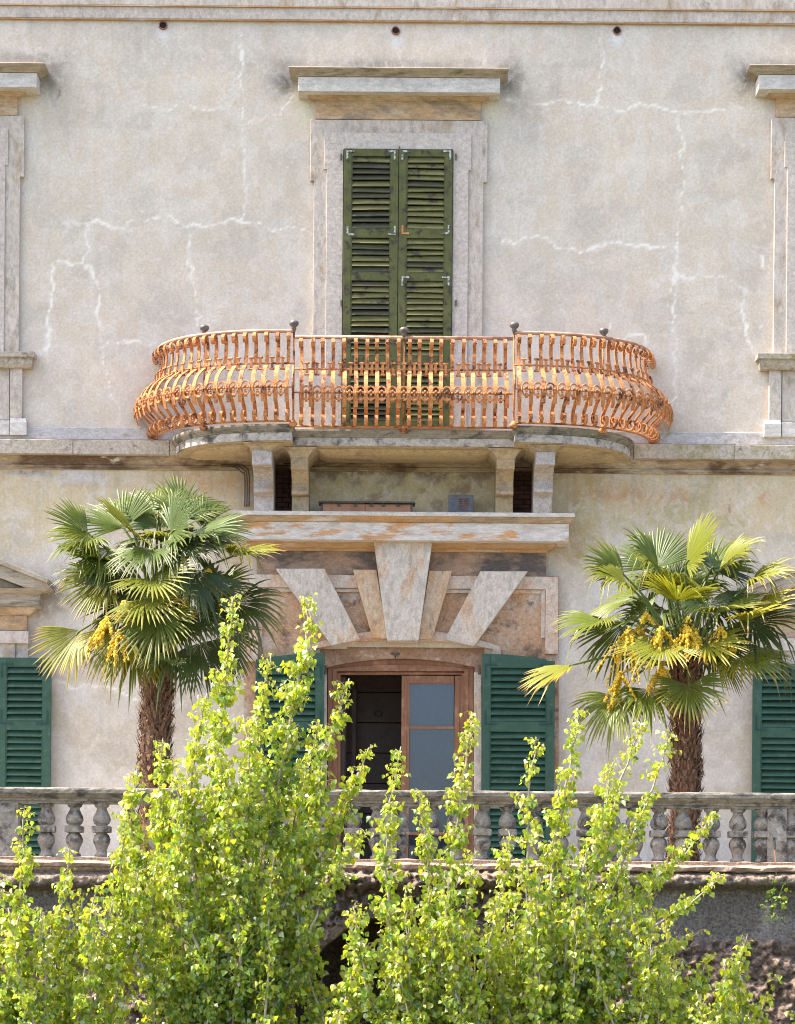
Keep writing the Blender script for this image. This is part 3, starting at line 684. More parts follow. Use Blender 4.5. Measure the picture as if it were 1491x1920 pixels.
# recessed reveal behind the arch
rv = [(560,1652),(560,1190),(950,1190),(950,1652)]
FA = arc(613, 890, 1251, 1235)
lo = [(592,1652)] + arc(592, 920, 1216, 1196) + [(920,1652),(890,1652)] + list(reversed(FA)) + [(613,1652)]
part('reveal', MB().prism_y(px_poly(lo, -.06), .04, .16), M['reveal'], sur)
part('jamb_lining', MB().prism_y(px_poly([(889.5,1652),(889.5,1260),(903,1260),(903,1652)], .055), -.056, .1), M['voussoir'], sur, .003)
part('jamb_lining', MB().prism_y(px_poly([(606,1652),(606,1260),(612.5,1260),(612.5,1652)], .055), -.056, .1), M['voussoir'], sur, .003)
pc = P3(741, 1226, -.03); mb = MB(); mb.tube([(pc.x-.05, .03, pc.z+.005), (pc.x, .02, pc.z-.008), (pc.x+.05, .03, pc.z+.004)], .01); mb.tube([(pc.x, .03, pc.z-.02), (pc.x+.005, .0, pc.z-.06), (pc.x+.01, .0, pc.z-.085)], .008); part('iron_hook', mb, M['cable'], sur)

# ---- door ------------------------------------------------------------------
def arch_frame(xa, xb, ye, ym, wpx, ybot, d, depth, name, m, parent, side=None):
    o = [(xa, ybot)] + arc(xa, xb, ye, ym) + [(xb, ybot)]
    i = [(xb-wpx, ybot), (xb-wpx, ye+wpx*.55), (xa+wpx, ye+wpx*.55), (xa+wpx, ybot)]
    return part(name, MB().prism_y(px_poly(o+i, d), -d, -d+depth), m, parent, .004)
door = arch_frame(614.5, 888.5, 1250, 1236, 12, 1652, -.10, .10, 'door', M['wood'], villa)
arch_frame(624, 879, 1254, 1246, 8, 1652, -.085, .06, 'frame_mould', M['wood'], door)
arch_frame(631.5, 872.5, 1261, 1260, 7, 1652, -.125, .06, 'frame_rebate', M['wood'], door)
def dbox(name, a, b, c, e, d, depth, m, parent, bev=.003):
    X0, X1, Z0, Z1 = rect(a, b, c, e, d); return part(name, MB().box(X0, X1, -d, -d+depth, Z0, Z1), m, parent, bev)
leaf = dbox('leaf_stile', 752, 1267, 767, 1652, -.145, .05, M['wood'], door)
dbox('leaf_stile', 851.5, 1267, 866, 1652, -.145, .05, M['wood'], door)
dbox('leaf_rail', 767.3, 1267, 851.2, 1282, -.146, .048, M['wood'], door)
dbox('glazing_bar', 767.3, 1361.5, 851.2, 1367, -.15, .04, M['wood'], door)
dbox('leaf_bead', 758, 1274, 762, 1652, -.138, .01, M['wood'], door); dbox('leaf_bead', 857, 1274, 861, 1652, -.138, .01, M['wood'], door)
dbox('glazing_bar', 767.3, 1560, 851.2, 1566, -.15, .04, M['wood'], door)
for ya, yb in ((1282.3,1361.2),(1367.3,1559.7),(1566.3,1652)): dbox('pane', 767.5, ya, 851, yb, -.165, .004, M['glass'], door, 0)
dbox('reflection_sheet', 754, 1270, 864, 1652, -.23, .006, M['reflection_sheet'], door, 0)  # added sheet behind the panes paints the reflected sky
# left leaf swung inwards
Xh, _ = pt(646, 1400, -.2); zt_, zb_ = zat(1270,-.2), zat(1652,-.2)
mb = MB(); c_, s_ = math.cos(rad(78)), math.sin(rad(78))
def swung(u0, u1, z0, z1, t=.045): 
    A = [(Xh+u*c_-v*s_, .19+u*s_+v*c_) for u, v in ((u0,0),(u1,0),(u1,t),(u0,t))]
    mb.loft([[(x, y, z) for x, y in A] for z in (z0, z1)])
swung(0, .09, zb_, zt_); swung(.55, .64, zb_, zt_); swung(.09, .55, zt_-.1, zt_); swung(.09, .55, zb_+.4, zb_+.45); swung(.09, .55, zb_, zb_+.12)
part('open_leaf', mb, M['wood_dark'], door)
# dark board-lined room behind
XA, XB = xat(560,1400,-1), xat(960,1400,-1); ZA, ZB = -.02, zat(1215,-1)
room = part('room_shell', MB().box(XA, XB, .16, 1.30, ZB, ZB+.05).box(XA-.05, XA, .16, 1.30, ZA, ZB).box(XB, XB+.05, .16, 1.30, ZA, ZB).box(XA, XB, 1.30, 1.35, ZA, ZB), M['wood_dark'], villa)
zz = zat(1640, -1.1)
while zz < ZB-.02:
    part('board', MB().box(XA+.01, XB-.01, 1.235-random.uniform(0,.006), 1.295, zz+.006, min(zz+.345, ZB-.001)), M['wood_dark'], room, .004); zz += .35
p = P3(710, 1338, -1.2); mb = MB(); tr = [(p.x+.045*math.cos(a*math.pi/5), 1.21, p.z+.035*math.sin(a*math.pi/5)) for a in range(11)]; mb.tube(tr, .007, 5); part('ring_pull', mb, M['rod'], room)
part('door_step', MB().box(xat(600,1640), xat(905,1640), -.12, .3, -.2, .06), M['string'], villa, .005)

# ---- lower shutters --------------------------------------------------------
def green_leaf(xa, xb, yt, yb, curve, label=None, d=.19, mid=(1353,1369), first=1252):
    X0, X1, Z0, Z1 = rect(xa, yt, xb, yb, d); zc = lambda y: Z1 - (y-yt)*(D-d)/F
    secs = [(zc(mid[0]), zc(first)), (zc(mid[1]+105), zc(mid[1]+3)), (zc(yb-14), zc(mid[1]+119))]
    if mid[1]+105 < 1490: secs = [secs[0], (zc(yb-14), zc(mid[1]+3))]
    sh = shutter(villa, 'shutter', X0, X1, Z0, Z1, -d, secs, .088, M['green'], M['green'], .0712, rad(54), .006, label, curve, .045)
    for z, szn in ((zc(first-7), -1), (zc(mid[0]+6), 1)):
        lbracket(sh, X0+.028, z, -d-.002, 1, szn, M['green2'], .16); lbracket(sh, X1-.028, z, -d-.002, -1, szn, M['green2'], .16)
    return sh
Rr = green_leaf(903, 1039.5, 1226, 1640, .075, 'dark green louvred leaf folded open right of the door')
Ll = green_leaf(478, 607, 1224, 1640, -.075, 'dark green louvred leaf folded open left of the door')
for sh, x in ((Rr, 899), (Ll, 611)):
    p = P3(x, 1252, .12); mb = MB(); mb.tube([(p.x, -.10, p.z+.02), (p.x, -.14, p.z+.02), (p.x, -.14, p.z-.05)], .012); mb.ball((p.x, -.14, p.z-.06), .02); part('hinge', mb, M['cable'], sh)

# ---- lower side windows with pediments -------------------------------------
def lower_window(cx, sgn, dy):
    Xr = lambda p, d: pt(cx, 1200, d)[0] + p*(D-d)/F
    Zr = lambda y, d: pt(cx, y+dy, d)[1]
    mb = MB().levels([(Zr(1136,.26), Xr(-192,.26), Xr(192,.26), .26), (Zr(1112,.26), Xr(-192,.26), Xr(192,.26), .26), (Zr(1111,.27), Xr(-196,.27), Xr(196,.27), .28), (Zr(1105,.3), Xr(-206,.3), Xr(206,.3), .31), (Zr(1101,.32), Xr(-212,.32), Xr(212,.32), .33)], .02)
    win = part('window_surround', mb, M['hood'], villa, .004)
    for s_ in (-1, 1):
        d = .33
        a = [(Xr(s_*213,d), Zr(1100.5,d)), (Xr(s_*205,d), Zr(1092,d)), (0+Xr(0,d), Zr(1012,d)), (Xr(0,d), Zr(1038,d)), (Xr(s_*165,d), Zr(1100.5,d))]
        part('raking_cornice', MB().prism_y(a if s_ < 0 else list(reversed(a)), -d, .02), M['hood'], win, .004)
        a = [(Xr(s_*205,.36), Zr(1091.5,.36)), (Xr(s_*208,.36), Zr(1084,.36)), (Xr(0,.36), Zr(1002,.36)), (Xr(0,.36), Zr(1011.5,.36))]
        part('raking_mould', MB().prism_y(a, -.36, .02), M['hood'], win, .003)
    part('tympanum', MB().prism_y([(Xr(-190,.1), Zr(1100,.1)), (Xr(190,.1), Zr(1100,.1)), (Xr(0,.1), Zr(1025,.1))], -.1, .02), M['trim'], win)
    part('bed_mould', MB().levels([(Zr(1152,.1), Xr(-172,.1), Xr(172,.1), .095), (Zr(1146,.14), Xr(-178,.14), Xr(178,.14), .14), (Zr(1136.5,.2), Xr(-184,.2), Xr(184,.2), .19)], .02), M['orange'], win, .003)
    part('frieze', MB().box(Xr(-168,.08), Xr(168,.08), -.08, .02, Zr(1181,.08), Zr(1152.5,.08)), M['orange'], win, .004)
    part('architrave', MB().box(Xr(-171,.11), Xr(171,.11), -.11, .02, Zr(1205,.11), Zr(1181.5,.11)), M['trim'], win, .005)
    for s_ in (-1, 1):
        a, b = sorted((s_*147, s_*96)); part('jamb', MB().box(Xr(a,.07), Xr(b,.07), -.07, .14, 0, Zr(1205.5,.07)), M['trim'], win, .005)
        a, b = sorted((s_*171, s_*148)); part('jamb', MB().box(Xr(a,.05), Xr(b,.05), -.05, .02, 0, Zr(1205.5,.05)), M['trim'], win, .005)
    part('lintel', MB().box(Xr(-95.5,.065), Xr(95.5,.065), -.065, .14, Zr(1232,.06), Zr(1206,.06)), M['trim'], win, .004)
    fr = part('window_frame', MB().box(Xr(-96,-.1), Xr(-84,-.1), .10, .16, 0, Zr(1230,-.1)).box(Xr(84,-.1), Xr(96,-.1), .10, .16, 0, Zr(1230,-.1)).box(Xr(-6,-.1), Xr(6,-.1), .10, .16, 0, Zr(1242,-.1)).box(Xr(-83.5,-.1), Xr(83.5,-.1), .101, .159, Zr(1242,-.1), Zr(1230,-.1)), M['wood'], villa)
    part('pane', MB().box(Xr(-84,-.1), Xr(84,-.1), .128, .132, .02, Zr(1240,-.1)), M['glass'], fr)
    part('room_shell', MB().box(Xr(-98,-.1), Xr(98,-.1), .6, .64, 0, Zr(1228,-.1)).box(Xr(-99,-.1), Xr(-98,-.1), .16, .6, 0, Zr(1228,-.1)).box(Xr(98,-.1), Xr(99,-.1), .16, .6, 0, Zr(1228,-.1)).box(Xr(-98,-.1), Xr(98,-.1), .16, .6, Zr(1228,-.1), Zr(1227,-.1)), M['wood_dark'], villa)
lower_window(-118, -1, 0); lower_window(1612, 1, 16)
green_leaf(-5, 94.5, 1233, 1640, 0, 'green louvred leaf folded back below the pediment at the left edge', .17, (1352,1366), 1250)
green_leaf(1411, 1512, 1244, 1650, 0, 'green louvred leaf folded back behind the right palm', .17, (1364,1380), 1262)
green_leaf(-338, -233, 1230, 1640, 0, None, .17, (1352,1366), 1250)
green_leaf(1722, 1822, 1248, 1655, 0, None, .17, (1366,1382), 1264)

# ---- wrought iron railing --------------------------------------------------
zB = zat(797, 1.0); RH = .955
rl = MB()
def rail_path():
    """centre line with outward normals: left wall end -> lobe -> step -> centre -> step -> lobe -> wall"""
    n = 120; a, b, xi, dc = 1.545, 1.16, 1.165, .895; pw = 2.25
    lobe = []
    for k in range(n+1):
        t = math.pi/2*k/n; lobe.append((-(xi + a*max(math.cos(t),0)**(2/pw)), b*math.sin(t)**(2/pw)))
    return lobe, xi, dc, b
lobe, xi, dc, bdep = rail_path()
def resample(pl, step, off=0.0):
    out = []; s = 0; nxt = off
    for (x0_, d0), (x1_, d1) in zip(pl[:-1], pl[1:]):
        L = math.hypot(x1_-x0_, d1-d0)
        while nxt <= s + L and L > 0:
            t = (nxt-s)/L; nx, nd = -(d1-d0)/L, (x1_-x0_)/L
            out.append((x0_+(x1_-x0_)*t, d0+(d1-d0)*t, nx, nd)); nxt += step
        s += L
    return out, s
lobe_s, lobeL = resample(lobe, .1)
nlob = round(lobeL/.117); stepL = lobeL/nlob
left_st, _ = resample(lobe, stepL, stepL*.5)
left_mid, _ = resample(lobe, stepL, stepL)
ncen = 20; stepC = 2*(xi-.02)/ncen
stations = [(x, d, nx, nd) for x, d, nx, nd in left_st] + [(-xi+.02+stepC*(k+.5), dc, 0, 1) for k in range(ncen)] + [(-x, d, -nx, nd) for x, d, nx, nd in left_st]
mids = [(x, d, nx, nd) for x, d, nx, nd in left_mid] + [(-xi+.02+stepC*k, dc, 0, 1) for k in range(1, ncen)] + [(-x, d, -nx, nd) for x, d, nx, nd in left_mid]
def offs(o, z):   # polylines at outward offset o for the three runs
    L = resample(lobe, lobeL/60)[0]
    run = [(BX+x+nx*o, -(d+nd*o), z) for x, d, nx, nd in L]
    run2 = [(BX-(x+nx*o), -(d+nd*o), z) for x, d, nx, nd in L]
    cen = [(BX-xi, -(dc+o), z), (BX+xi, -(dc+o), z)]
    return run, cen, run2
mb = MB()
for r_ in offs(-.005, zB+RH): mb.tube(r_, .021, 8)
railing = part('balcony_railing', mb, M['handrail'], villa, smooth=True)
railing['label'] = 'brown iron handrail of the rusty bellied balcony railing'
for nm, o, z, r in (('bottom_rail', 0, zB, .011), ('middle_rail', 0.005, zB+.612, .010), ('belt_rail', .232, zB+.312, .009)):
    mb = MB()
    for r_ in offs(o, z): mb.tube(r_, r, 6)
    part(nm, mb, M['rust'], railing, smooth=True)
# shared pieces
up = crom([(.004,.565),(-.002,.62),(-.028,.70),(-.045,.79),(-.040,.88),(-.012,.932),(.030,.930),(.058,.893),(.046,.846),(.014,.840),(.002,.868),(.016,.884)], 2)
mb = MB().strip(up, .038, .011)
for o, z in ((-.03,.835),(-.018,.70)): mb.ball((0, -(o+.008), z), .0095, 6)
mb.ball((-.018, -.03, .89), .009, 6); mb.ball((.018, -.03, .89), .009, 6)
ME_UP = mb.mesh('upper_bar')
bel = crom([(.006,.600),(.045,.572),(.105,.535),(.175,.470),(.222,.390),(.242,.315),(.236,.245),(.212,.165)], 2)
mb = MB().strip(bel, .043, .011, [.8]*2+[1]*(len(bel)-2)); mb.ball((0, -.253, .312), .013, 6); ME_BEL = mb.mesh('belly_bar')
low = crom([(.205,.330),(.165,.270),(.105,.205),(.045,.150),(.008,.095),(.004,.045),(.032,.006),(.082,.008),(.110,.050),(.092,.098),(.052,.102),(.036,.072),(.052,.056)], 2)
mb = MB().strip(low, .037, .011); mb.ball((0, -.04, .135), .011, 6); mb.ball((.018,-.06,.045), .008, 6); mb.ball((-.018,-.06,.045), .008, 6); ME_LOW = mb.mesh('lower_bar')
mb = MB(); ovl = [(.050*math.cos(a*math.pi/8), -.248+.02*abs(math.sin(a*math.pi/8))*(1 if a<8 else .2), .308+.074*math.sin(a*math.pi/8)) for a in range(17)]; mb.tube(ovl, .0105, 5)
for x, z, r in ((-.024,.312,.0155),(.024,.312,.0155),(0,.330,.0155),(0,.288,.015)): mb.ball((x, -.245, z), r, 6)
mb.strip([(.235,.27),(.245,.245),(.232,.228),(.21,.222)], .03, .007)
ME_RING = mb.mesh('ring_ornament')
mb = MB().strip([(.018,.550),(.022,.61),(.018,.672)], .028, .012)
for z in (.550, .672): mb.tube([(-.027,-.020,z),(.027,-.020,z)], .0125, 6)
ME_SPOOL = mb.mesh('spool_clip')
for me in (ME_UP, ME_BEL, ME_LOW, ME_RING, ME_SPOOL): me.materials.append(M['rust'])
for x, d, nx, nd in stations:
    L = math.hypot(nx, nd); th = math.atan2(nx/L, nd/L); loc = (BX+x, -d, zB)
    for nm, me in (('upper_bar', ME_UP), ('belly_bar', ME_BEL), ('lower_bar', ME_LOW)):
        place(nm, me, railing, loc, (random.uniform(-.012,.012), random.uniform(-.012,.012), th+random.uniform(-.05,.05)))
for x, d, nx, nd in mids:
    L = math.hypot(nx, nd); th = math.atan2(nx/L, nd/L); loc = (BX+x, -d, zB)
    place('ring_ornament', ME_RING, railing, loc, (0, random.uniform(-.01,.01), th)); place('spool_clip', ME_SPOOL, railing, loc, (0, random.uniform(-.02,.02), th))
for x, d in ((-xi, bdep), (xi, bdep), (0, dc), (-2.13, .93), (2.13, .93)):
    mb = MB(); cx_, cy_ = BX+x, -d; z = zB+RH
    mb.lathe([(.012, z-.02), (.020, z+.012), (.030, z+.020), (.022, z+.036), (.030, z+.045), (.046, z+.062), (.052, z+.080), (.046, z+.098), (.026, z+.110), (.004, z+.114)], cx_, cy_, 12)
    part('finial', mb, M['finial'], railing, smooth=True)
    mb = MB(); mb.tube([(cx_, cy_+.02, zB-.01), (cx_, cy_+.03, z)], .011, 6)
    mb.lathe([(.03, zB-.055), (.046, zB-.040), (.046, zB-.022), (.028, zB-.004), (.016, zB+.02)], cx_, cy_, 10)
    part('post', mb, M['rust'], railing, smooth=True)
for s_ in (-1, 1):     # bellied corner bars at the step
    prof = [(.0,.0),(.0,.1),(.06,.17),(.14,.25),(.20,.33),(.235,.33),(.19,.45),(.11,.53),(.03,.58),(.0,.62),(-.03,.75),(-.03,.9),(.0,.95)]
    mb = MB(); mb.tube([(BX+s_*xi, -(bdep-.0+o), zB+z) for o, z in crom(prof, 2)], .012, 5); part('corner_bar', mb, M['rust'], railing, smooth=True)

# ================================================================== THINGS ON THE DOOR CORNICE
zt_ = cdZ(959.5, .48)
X0, X1 = xat(601, 950, .22), xat(775, 950, .22)
bx_ = thing('wooden_box', ((X0+X1)/2, -.22, zt_), 'long low brown wooden box with dark lid lying on the door cornice', 'box')
part('board', MB().box(X0+.03, (X0+X1)/2-.02, -.30, -.275, zt_, zt_+.115), M['boxwood'], bx_, .003)
part('board', MB().box((X0+X1)/2-.015, X1-.03, -.30, -.276, zt_, zt_+.110), M['boxwood'], bx_, .003)
part('back_board', MB().box(X0+.03, X1-.03, -.14, -.12, zt_, zt_+.11), M['boxwood'], bx_)
for a, b in ((X0+.005, X0+.028), (X1-.028, X1-.005)): part('end_board', MB().box(a, b, -.30, -.12, zt_, zt_+.11), M['cable'], bx_)
part('lid', MB().box(X0-.02, X1+.02, -.335, -.10, zt_+.117, zt_+.137), M['cable'], bx_, .003)
for t in (.2, .38, .55, .68, .84): part('bracket_clip', MB().box(X0+(X1-X0)*t-.02, X0+(X1-X0)*t+.02, -.309, -.301, zt_+.083, zt_+.116), M['cable'], bx_)
X0, X1 = xat(842, 940, .2), xat(886, 940, .2)
vb = thing('vent_box', ((X0+X1)/2, -.2, zt_), 'small grey metal box with louvre slots standing on the door cornice', 'vent box')
part('casing', MB().box(X0, X1, -.28, -.10, zt_, zt_+.225), M['vent'], vb, .008)
part('cover', MB().box(X0-.008, X1+.008, -.292, -.2805, zt_+.005, zt_+.222), M['vent'], vb, .005)
for c in range(2):
    for r in range(6): part('louvre', MB().prism_x([(-.2925, zt_+.055+r*.023), (-.302, zt_+.055+r*.023), (-.2925, zt_+.068+r*.023)], X0+.105+c*.055, X0+.15+c*.055), M['rodrust'], vb)

# ================================================================== BALUSTRADE ON THE TERRACE EDGE
DB = 5.0
bal = thing('stone_balustrade', (0, -DB, 0), 'weathered stone balustrade with double-bellied balusters along the terrace edge', 'balustrade')
zr0, zr1 = zat(1512, DB), zat(1483, DB)
def worn(prof, xa, xb, n, jit, back):
    """moulding run along x whose arrises are worn unevenly; prof (z, front d) from bottom to top"""
    rings = []
    for i in range(n+1):
        x = xa+(xb-xa)*i/n; r = []
        for k, (z, h) in enumerate(prof):
            r.append((x, -DB-h+jit*(mnoise.noise((x*6, k*3.1, 1))+.7*mnoise.noise((x*19, k*5.3, 4))), z+.6*jit*mnoise.noise((x*7, k*2.2, 9))))
        r += [(x, -DB+back, prof[-1][0]), (x, -DB+back, prof[0][0])]
        rings.append(r)
    return MB().loft(rings)
def rail_loft(prof, xa=-7.5, xb=7.5): return worn(prof, xa, xb, 320, .006, .12)
hh = zr1 - zr0
rl_ = part('rail', rail_loft([(zr0, .075), (zr0+hh*.14, .078), (zr0+hh*.17, .09), (zr0+hh*.30, .094), (zr0+hh*.34, .105), (zr0+hh*.52, .128), (zr0+hh*.60, .132), (zr0+hh*.63, .145), (zr0+hh*.86, .148), (zr0+hh*.97, .142), (zr1, .12)]), M['rail'], bal)
BH = zr0 - .0
prof = [(.066,0),(.066,.05),(.05,.07),(.046,.12),(.058,.19),(.078,.28),(.081,.34),(.068,.41),(.05,.445),(.056,.46)]
prof2 = [(.056,.585),(.05,.60),(.07,.63),(.083,.69),(.078,.76),(.058,.84),(.045,.90),(.047,.925),(.065,.945),(.068,.975),(.075,1.0)]
mb = MB().lathe([(r, z*BH) for r, z in prof], 0, 0, 14); mb.lathe([(r, z*BH) for r, z in prof2], 0, 0, 14); ME_B = mb.mesh('baluster', smooth=True); ME_B.materials.append(M['balus'])
mb = MB(); mb.loft([[(-h,-h,z*BH),(h,-h,z*BH),(h,h,z*BH),(-h,h,z*BH)] for z, h in ((.458,.068),(.468,.082),(.575,.082),(.587,.068))]); ME_K = mb.mesh('block'); ME_K.materials.append(M['balus'])
bxs = [-220,-168,-116,-64, 87,139,191,242,293,344,395,446,497,548,605,663,708,750, 806,855,904,952,1001,1050,1099,1147,1190,1236,1281,1333,1383,1430,1481,1533,1585,1637]
for x in bxs:
    p = P3(x, 1560, DB)
    b = place('baluster', ME_B, bal, (p.x, -DB, 0), (random.uniform(-.012,.012), random.uniform(-.012,.012), random.uniform(0, 6))); b2 = place('block', ME_K, b, (p.x, -DB, 0)); b2.rotation_euler = (0, 0, -b.rotation_euler.z + random.uniform(-.05,.05))
for xa, xb in ((-20, 37), (712, 745), (1437, 1473)):
    p, q = P3(xa, 1560, DB), P3(xb, 1560, DB)
    part('pedestal', MB().box(p.x, q.x, -DB-.095, -DB+.095, .0, zr0-.001), M['balus'], bal, .006)

# ================================================================== RETAINING WALL
def retaining():
    st = .022; xs = np.arange(-7.5, 7.5, st); zs = np.arange(-2.56, .001, st*.8); X, Z = np.meshgrid(xs, zs)
    k = F/(D-DB-.2); u = X*k; v = (ZC-Z)*k; px = u+745.5 - v*sP; py = v + HY + u*sP
    n1 = fbm(X*5+3, Z*5+40, 5); n2 = fbm(X*24+9, Z*24+70, 4); n3 = fbm(X*1.3, Z*1.3+9, 4)
    led = smooth(1636, 1630, py)                       # moulded ledge
    roll = np.exp(-((py-1652)/15)**4); lowr = smooth(1746, 1772, py + 24*(n1-.5)*2)
    dep = .16 + led*.10 + roll*(.17 + .13*(n2-.5) + .06*(n1-.5)) + lowr*(.10 + .24*(n2-.5)+.20*(n1-.5) + .10*(py-1760)/100) + (1-lowr)*(1-roll)*(1-led)*.02*(n2-.5)
    cenr = smooth(330, 180, np.abs(px-745))            # the grotto part is rough all the way up
    dep += cenr*(1-led)*(.08 + .30*(n2-.5))
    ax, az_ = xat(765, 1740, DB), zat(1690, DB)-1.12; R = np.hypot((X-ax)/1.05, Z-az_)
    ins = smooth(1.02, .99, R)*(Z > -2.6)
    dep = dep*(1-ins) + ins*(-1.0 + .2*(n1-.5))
    tone = np.ones(X.shape+(3,))*np.array([.20,.185,.17])
    def bl(c, f): 
        nonlocal tone; tone = tone*(1-f[...,None]) + np.array(c)*f[...,None]
    bl((.30,.285,.27), smooth(.5,.62,n3)*.8)
    bl((.245,.19,.155), np.clip(lowr*1.0+cenr*.8,0,1)); bl((.33,.25,.20), lowr*smooth(.5,.65,n2))
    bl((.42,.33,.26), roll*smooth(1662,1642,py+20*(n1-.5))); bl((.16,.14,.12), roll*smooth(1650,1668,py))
    bl((.52,.38,.29), led); bl((.5,.47,.45), .7*np.exp(-((px-1437)/10)**2-((py-1720)/30)**2))
    bl((.50,.48,.46), .8*np.exp(-((px-250)/110)**2-((py-1790)/50)**2))
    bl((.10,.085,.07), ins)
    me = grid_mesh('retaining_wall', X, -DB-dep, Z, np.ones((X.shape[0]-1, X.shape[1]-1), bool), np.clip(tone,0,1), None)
    rw = place('retaining_wall', me, None, (0,0,0), m=M['rock'])
    tag(rw, 'rough tufa retaining wall with a rocky roll below the balustrade', 'wall')
    mb = MB(); n = 28
    for r0, r1, y0, y1 in ((1.0, 1.09, -DB-.30, -DB+.3),):
        rings = []
        for i in range(n+1):
            a = math.pi*i/n; c, s = math.cos(a), math.sin(a); j = .015*math.sin(i*2.7)
            rings.append([(ax+(r0+j)*1.05*c, y0+j, az_+(r0+j)*s), (ax+(r1+j)*1.05*c, y0+j, az_+(r1+j)*s), (ax+r1*1.05*c, y1, az_+r1*s), (ax+r0*1.05*c, y1, az_+r0*s)])
        mb.loft(rings)
    ar = part('arch_ring', mb, M['archstone'], rw, .012, smooth=True)
    zl = 0
    part('ledge', worn([(zat(1632,DB), .27), (zat(1630,DB), .295), (zat(1624,DB), .305), (zat(1620,DB), .27), (zat(1618,DB), .245), (zat(1614,DB), .20), (-.0005, .17)], -7.5, 7.5, 420, .020, .2), M['ledge'], rw, smooth=False)
retaining()
p = P3(1452, 1571, DB+.12); q = P3(1456, 1641, DB+.30)
rd = thing('iron_rod', (q.x, q.y, q.z), 'thin iron rod leaning on the right balustrade pedestal', 'rod')
part('rod', MB().tube([q, q.lerp(p, .7)], .006, 6), M['rodrust'], rd); part('grip', MB().tube([q.lerp(p, .68), q.lerp(p, .95), p], [.009,.010,.012], 6), M['rod'], rd)

# ================================================================== LEAVES
def leaf_arrays(org, axis, side, nrm, L, Wd, fold=.18, curl=.12):
    """template: base, two shoulders, two cheeks, tip, two midrib points; returns verts (n,8,3)"""
    tpl = np.array([(0,0,0),(-.38,.16,fold*.7),(.38,.16,fold*.7),(-.46,.42,fold),(.46,.42,fold),(0,1.0,-curl*1.6),(0,.35,0),(-.20,.74,.02),(.20,.74,.02)])
    V = org[:,None,:] + (tpl[None,:,0,None]*Wd[:,None,None])*side[:,None,:] + (tpl[None,:,1,None]*L[:,None,None])*axis[:,None,:] + (tpl[None,:,2,None]*L[:,None,None])*nrm[:,None,:]
    return V
LF = np.array([(0,6,1),(0,2,6),(1,6,3),(2,4,6),(3,6,7),(4,8,6),(6,5,7),(6,8,5)])
def unit(a): return a/np.maximum(np.linalg.norm(a, axis=-1, keepdims=True), 1e-9)
def tri_mesh(name, V, Fc, cols):
    me = bpy.data.meshes.new(name); nv, nf = len(V), len(Fc)
    me.vertices.add(nv); me.vertices.foreach_set('co', V.astype(np.float32).ravel())
    me.loops.add(nf*3); me.loops.foreach_set('vertex_index', Fc.astype(np.int32).ravel())
    me.polygons.add(nf); me.polygons.foreach_set('loop_start', np.arange(0, nf*3, 3, dtype=np.int32))
    me.update(calc_edges=True); me.polygons.foreach_set('use_smooth', np.ones(nf, bool))
    a = me.attributes.new('tone', 'FLOAT_COLOR', 'POINT'); c = np.ones((nv, 4), np.float32); c[:, :3] = cols; a.data.foreach_set('color', c.ravel()); return me
PALE = np.array([(.43,.485,.045),(.37,.45,.045),(.295,.395,.045),(.205,.32,.04),(.11,.205,.035),(.62,.64,.46)])  # last tone is whitish, painting leaf glints as well as pale undersides
LEAFM = []
for k in range(6):
    V = leaf_arrays(np.zeros((1,3)), np.array([[0,0,-1.]]), np.array([[1.,0,0]]), np.array([[0,-1.,0]]), np.ones(1), np.array([.95]))[0]
    me = tri_mesh('leaf', V, LF, np.tile(PALE[k], (len(V), 1))); me.materials.append(M['leaf']); LEAFM.append(me)
ROOT_Z = -2.5
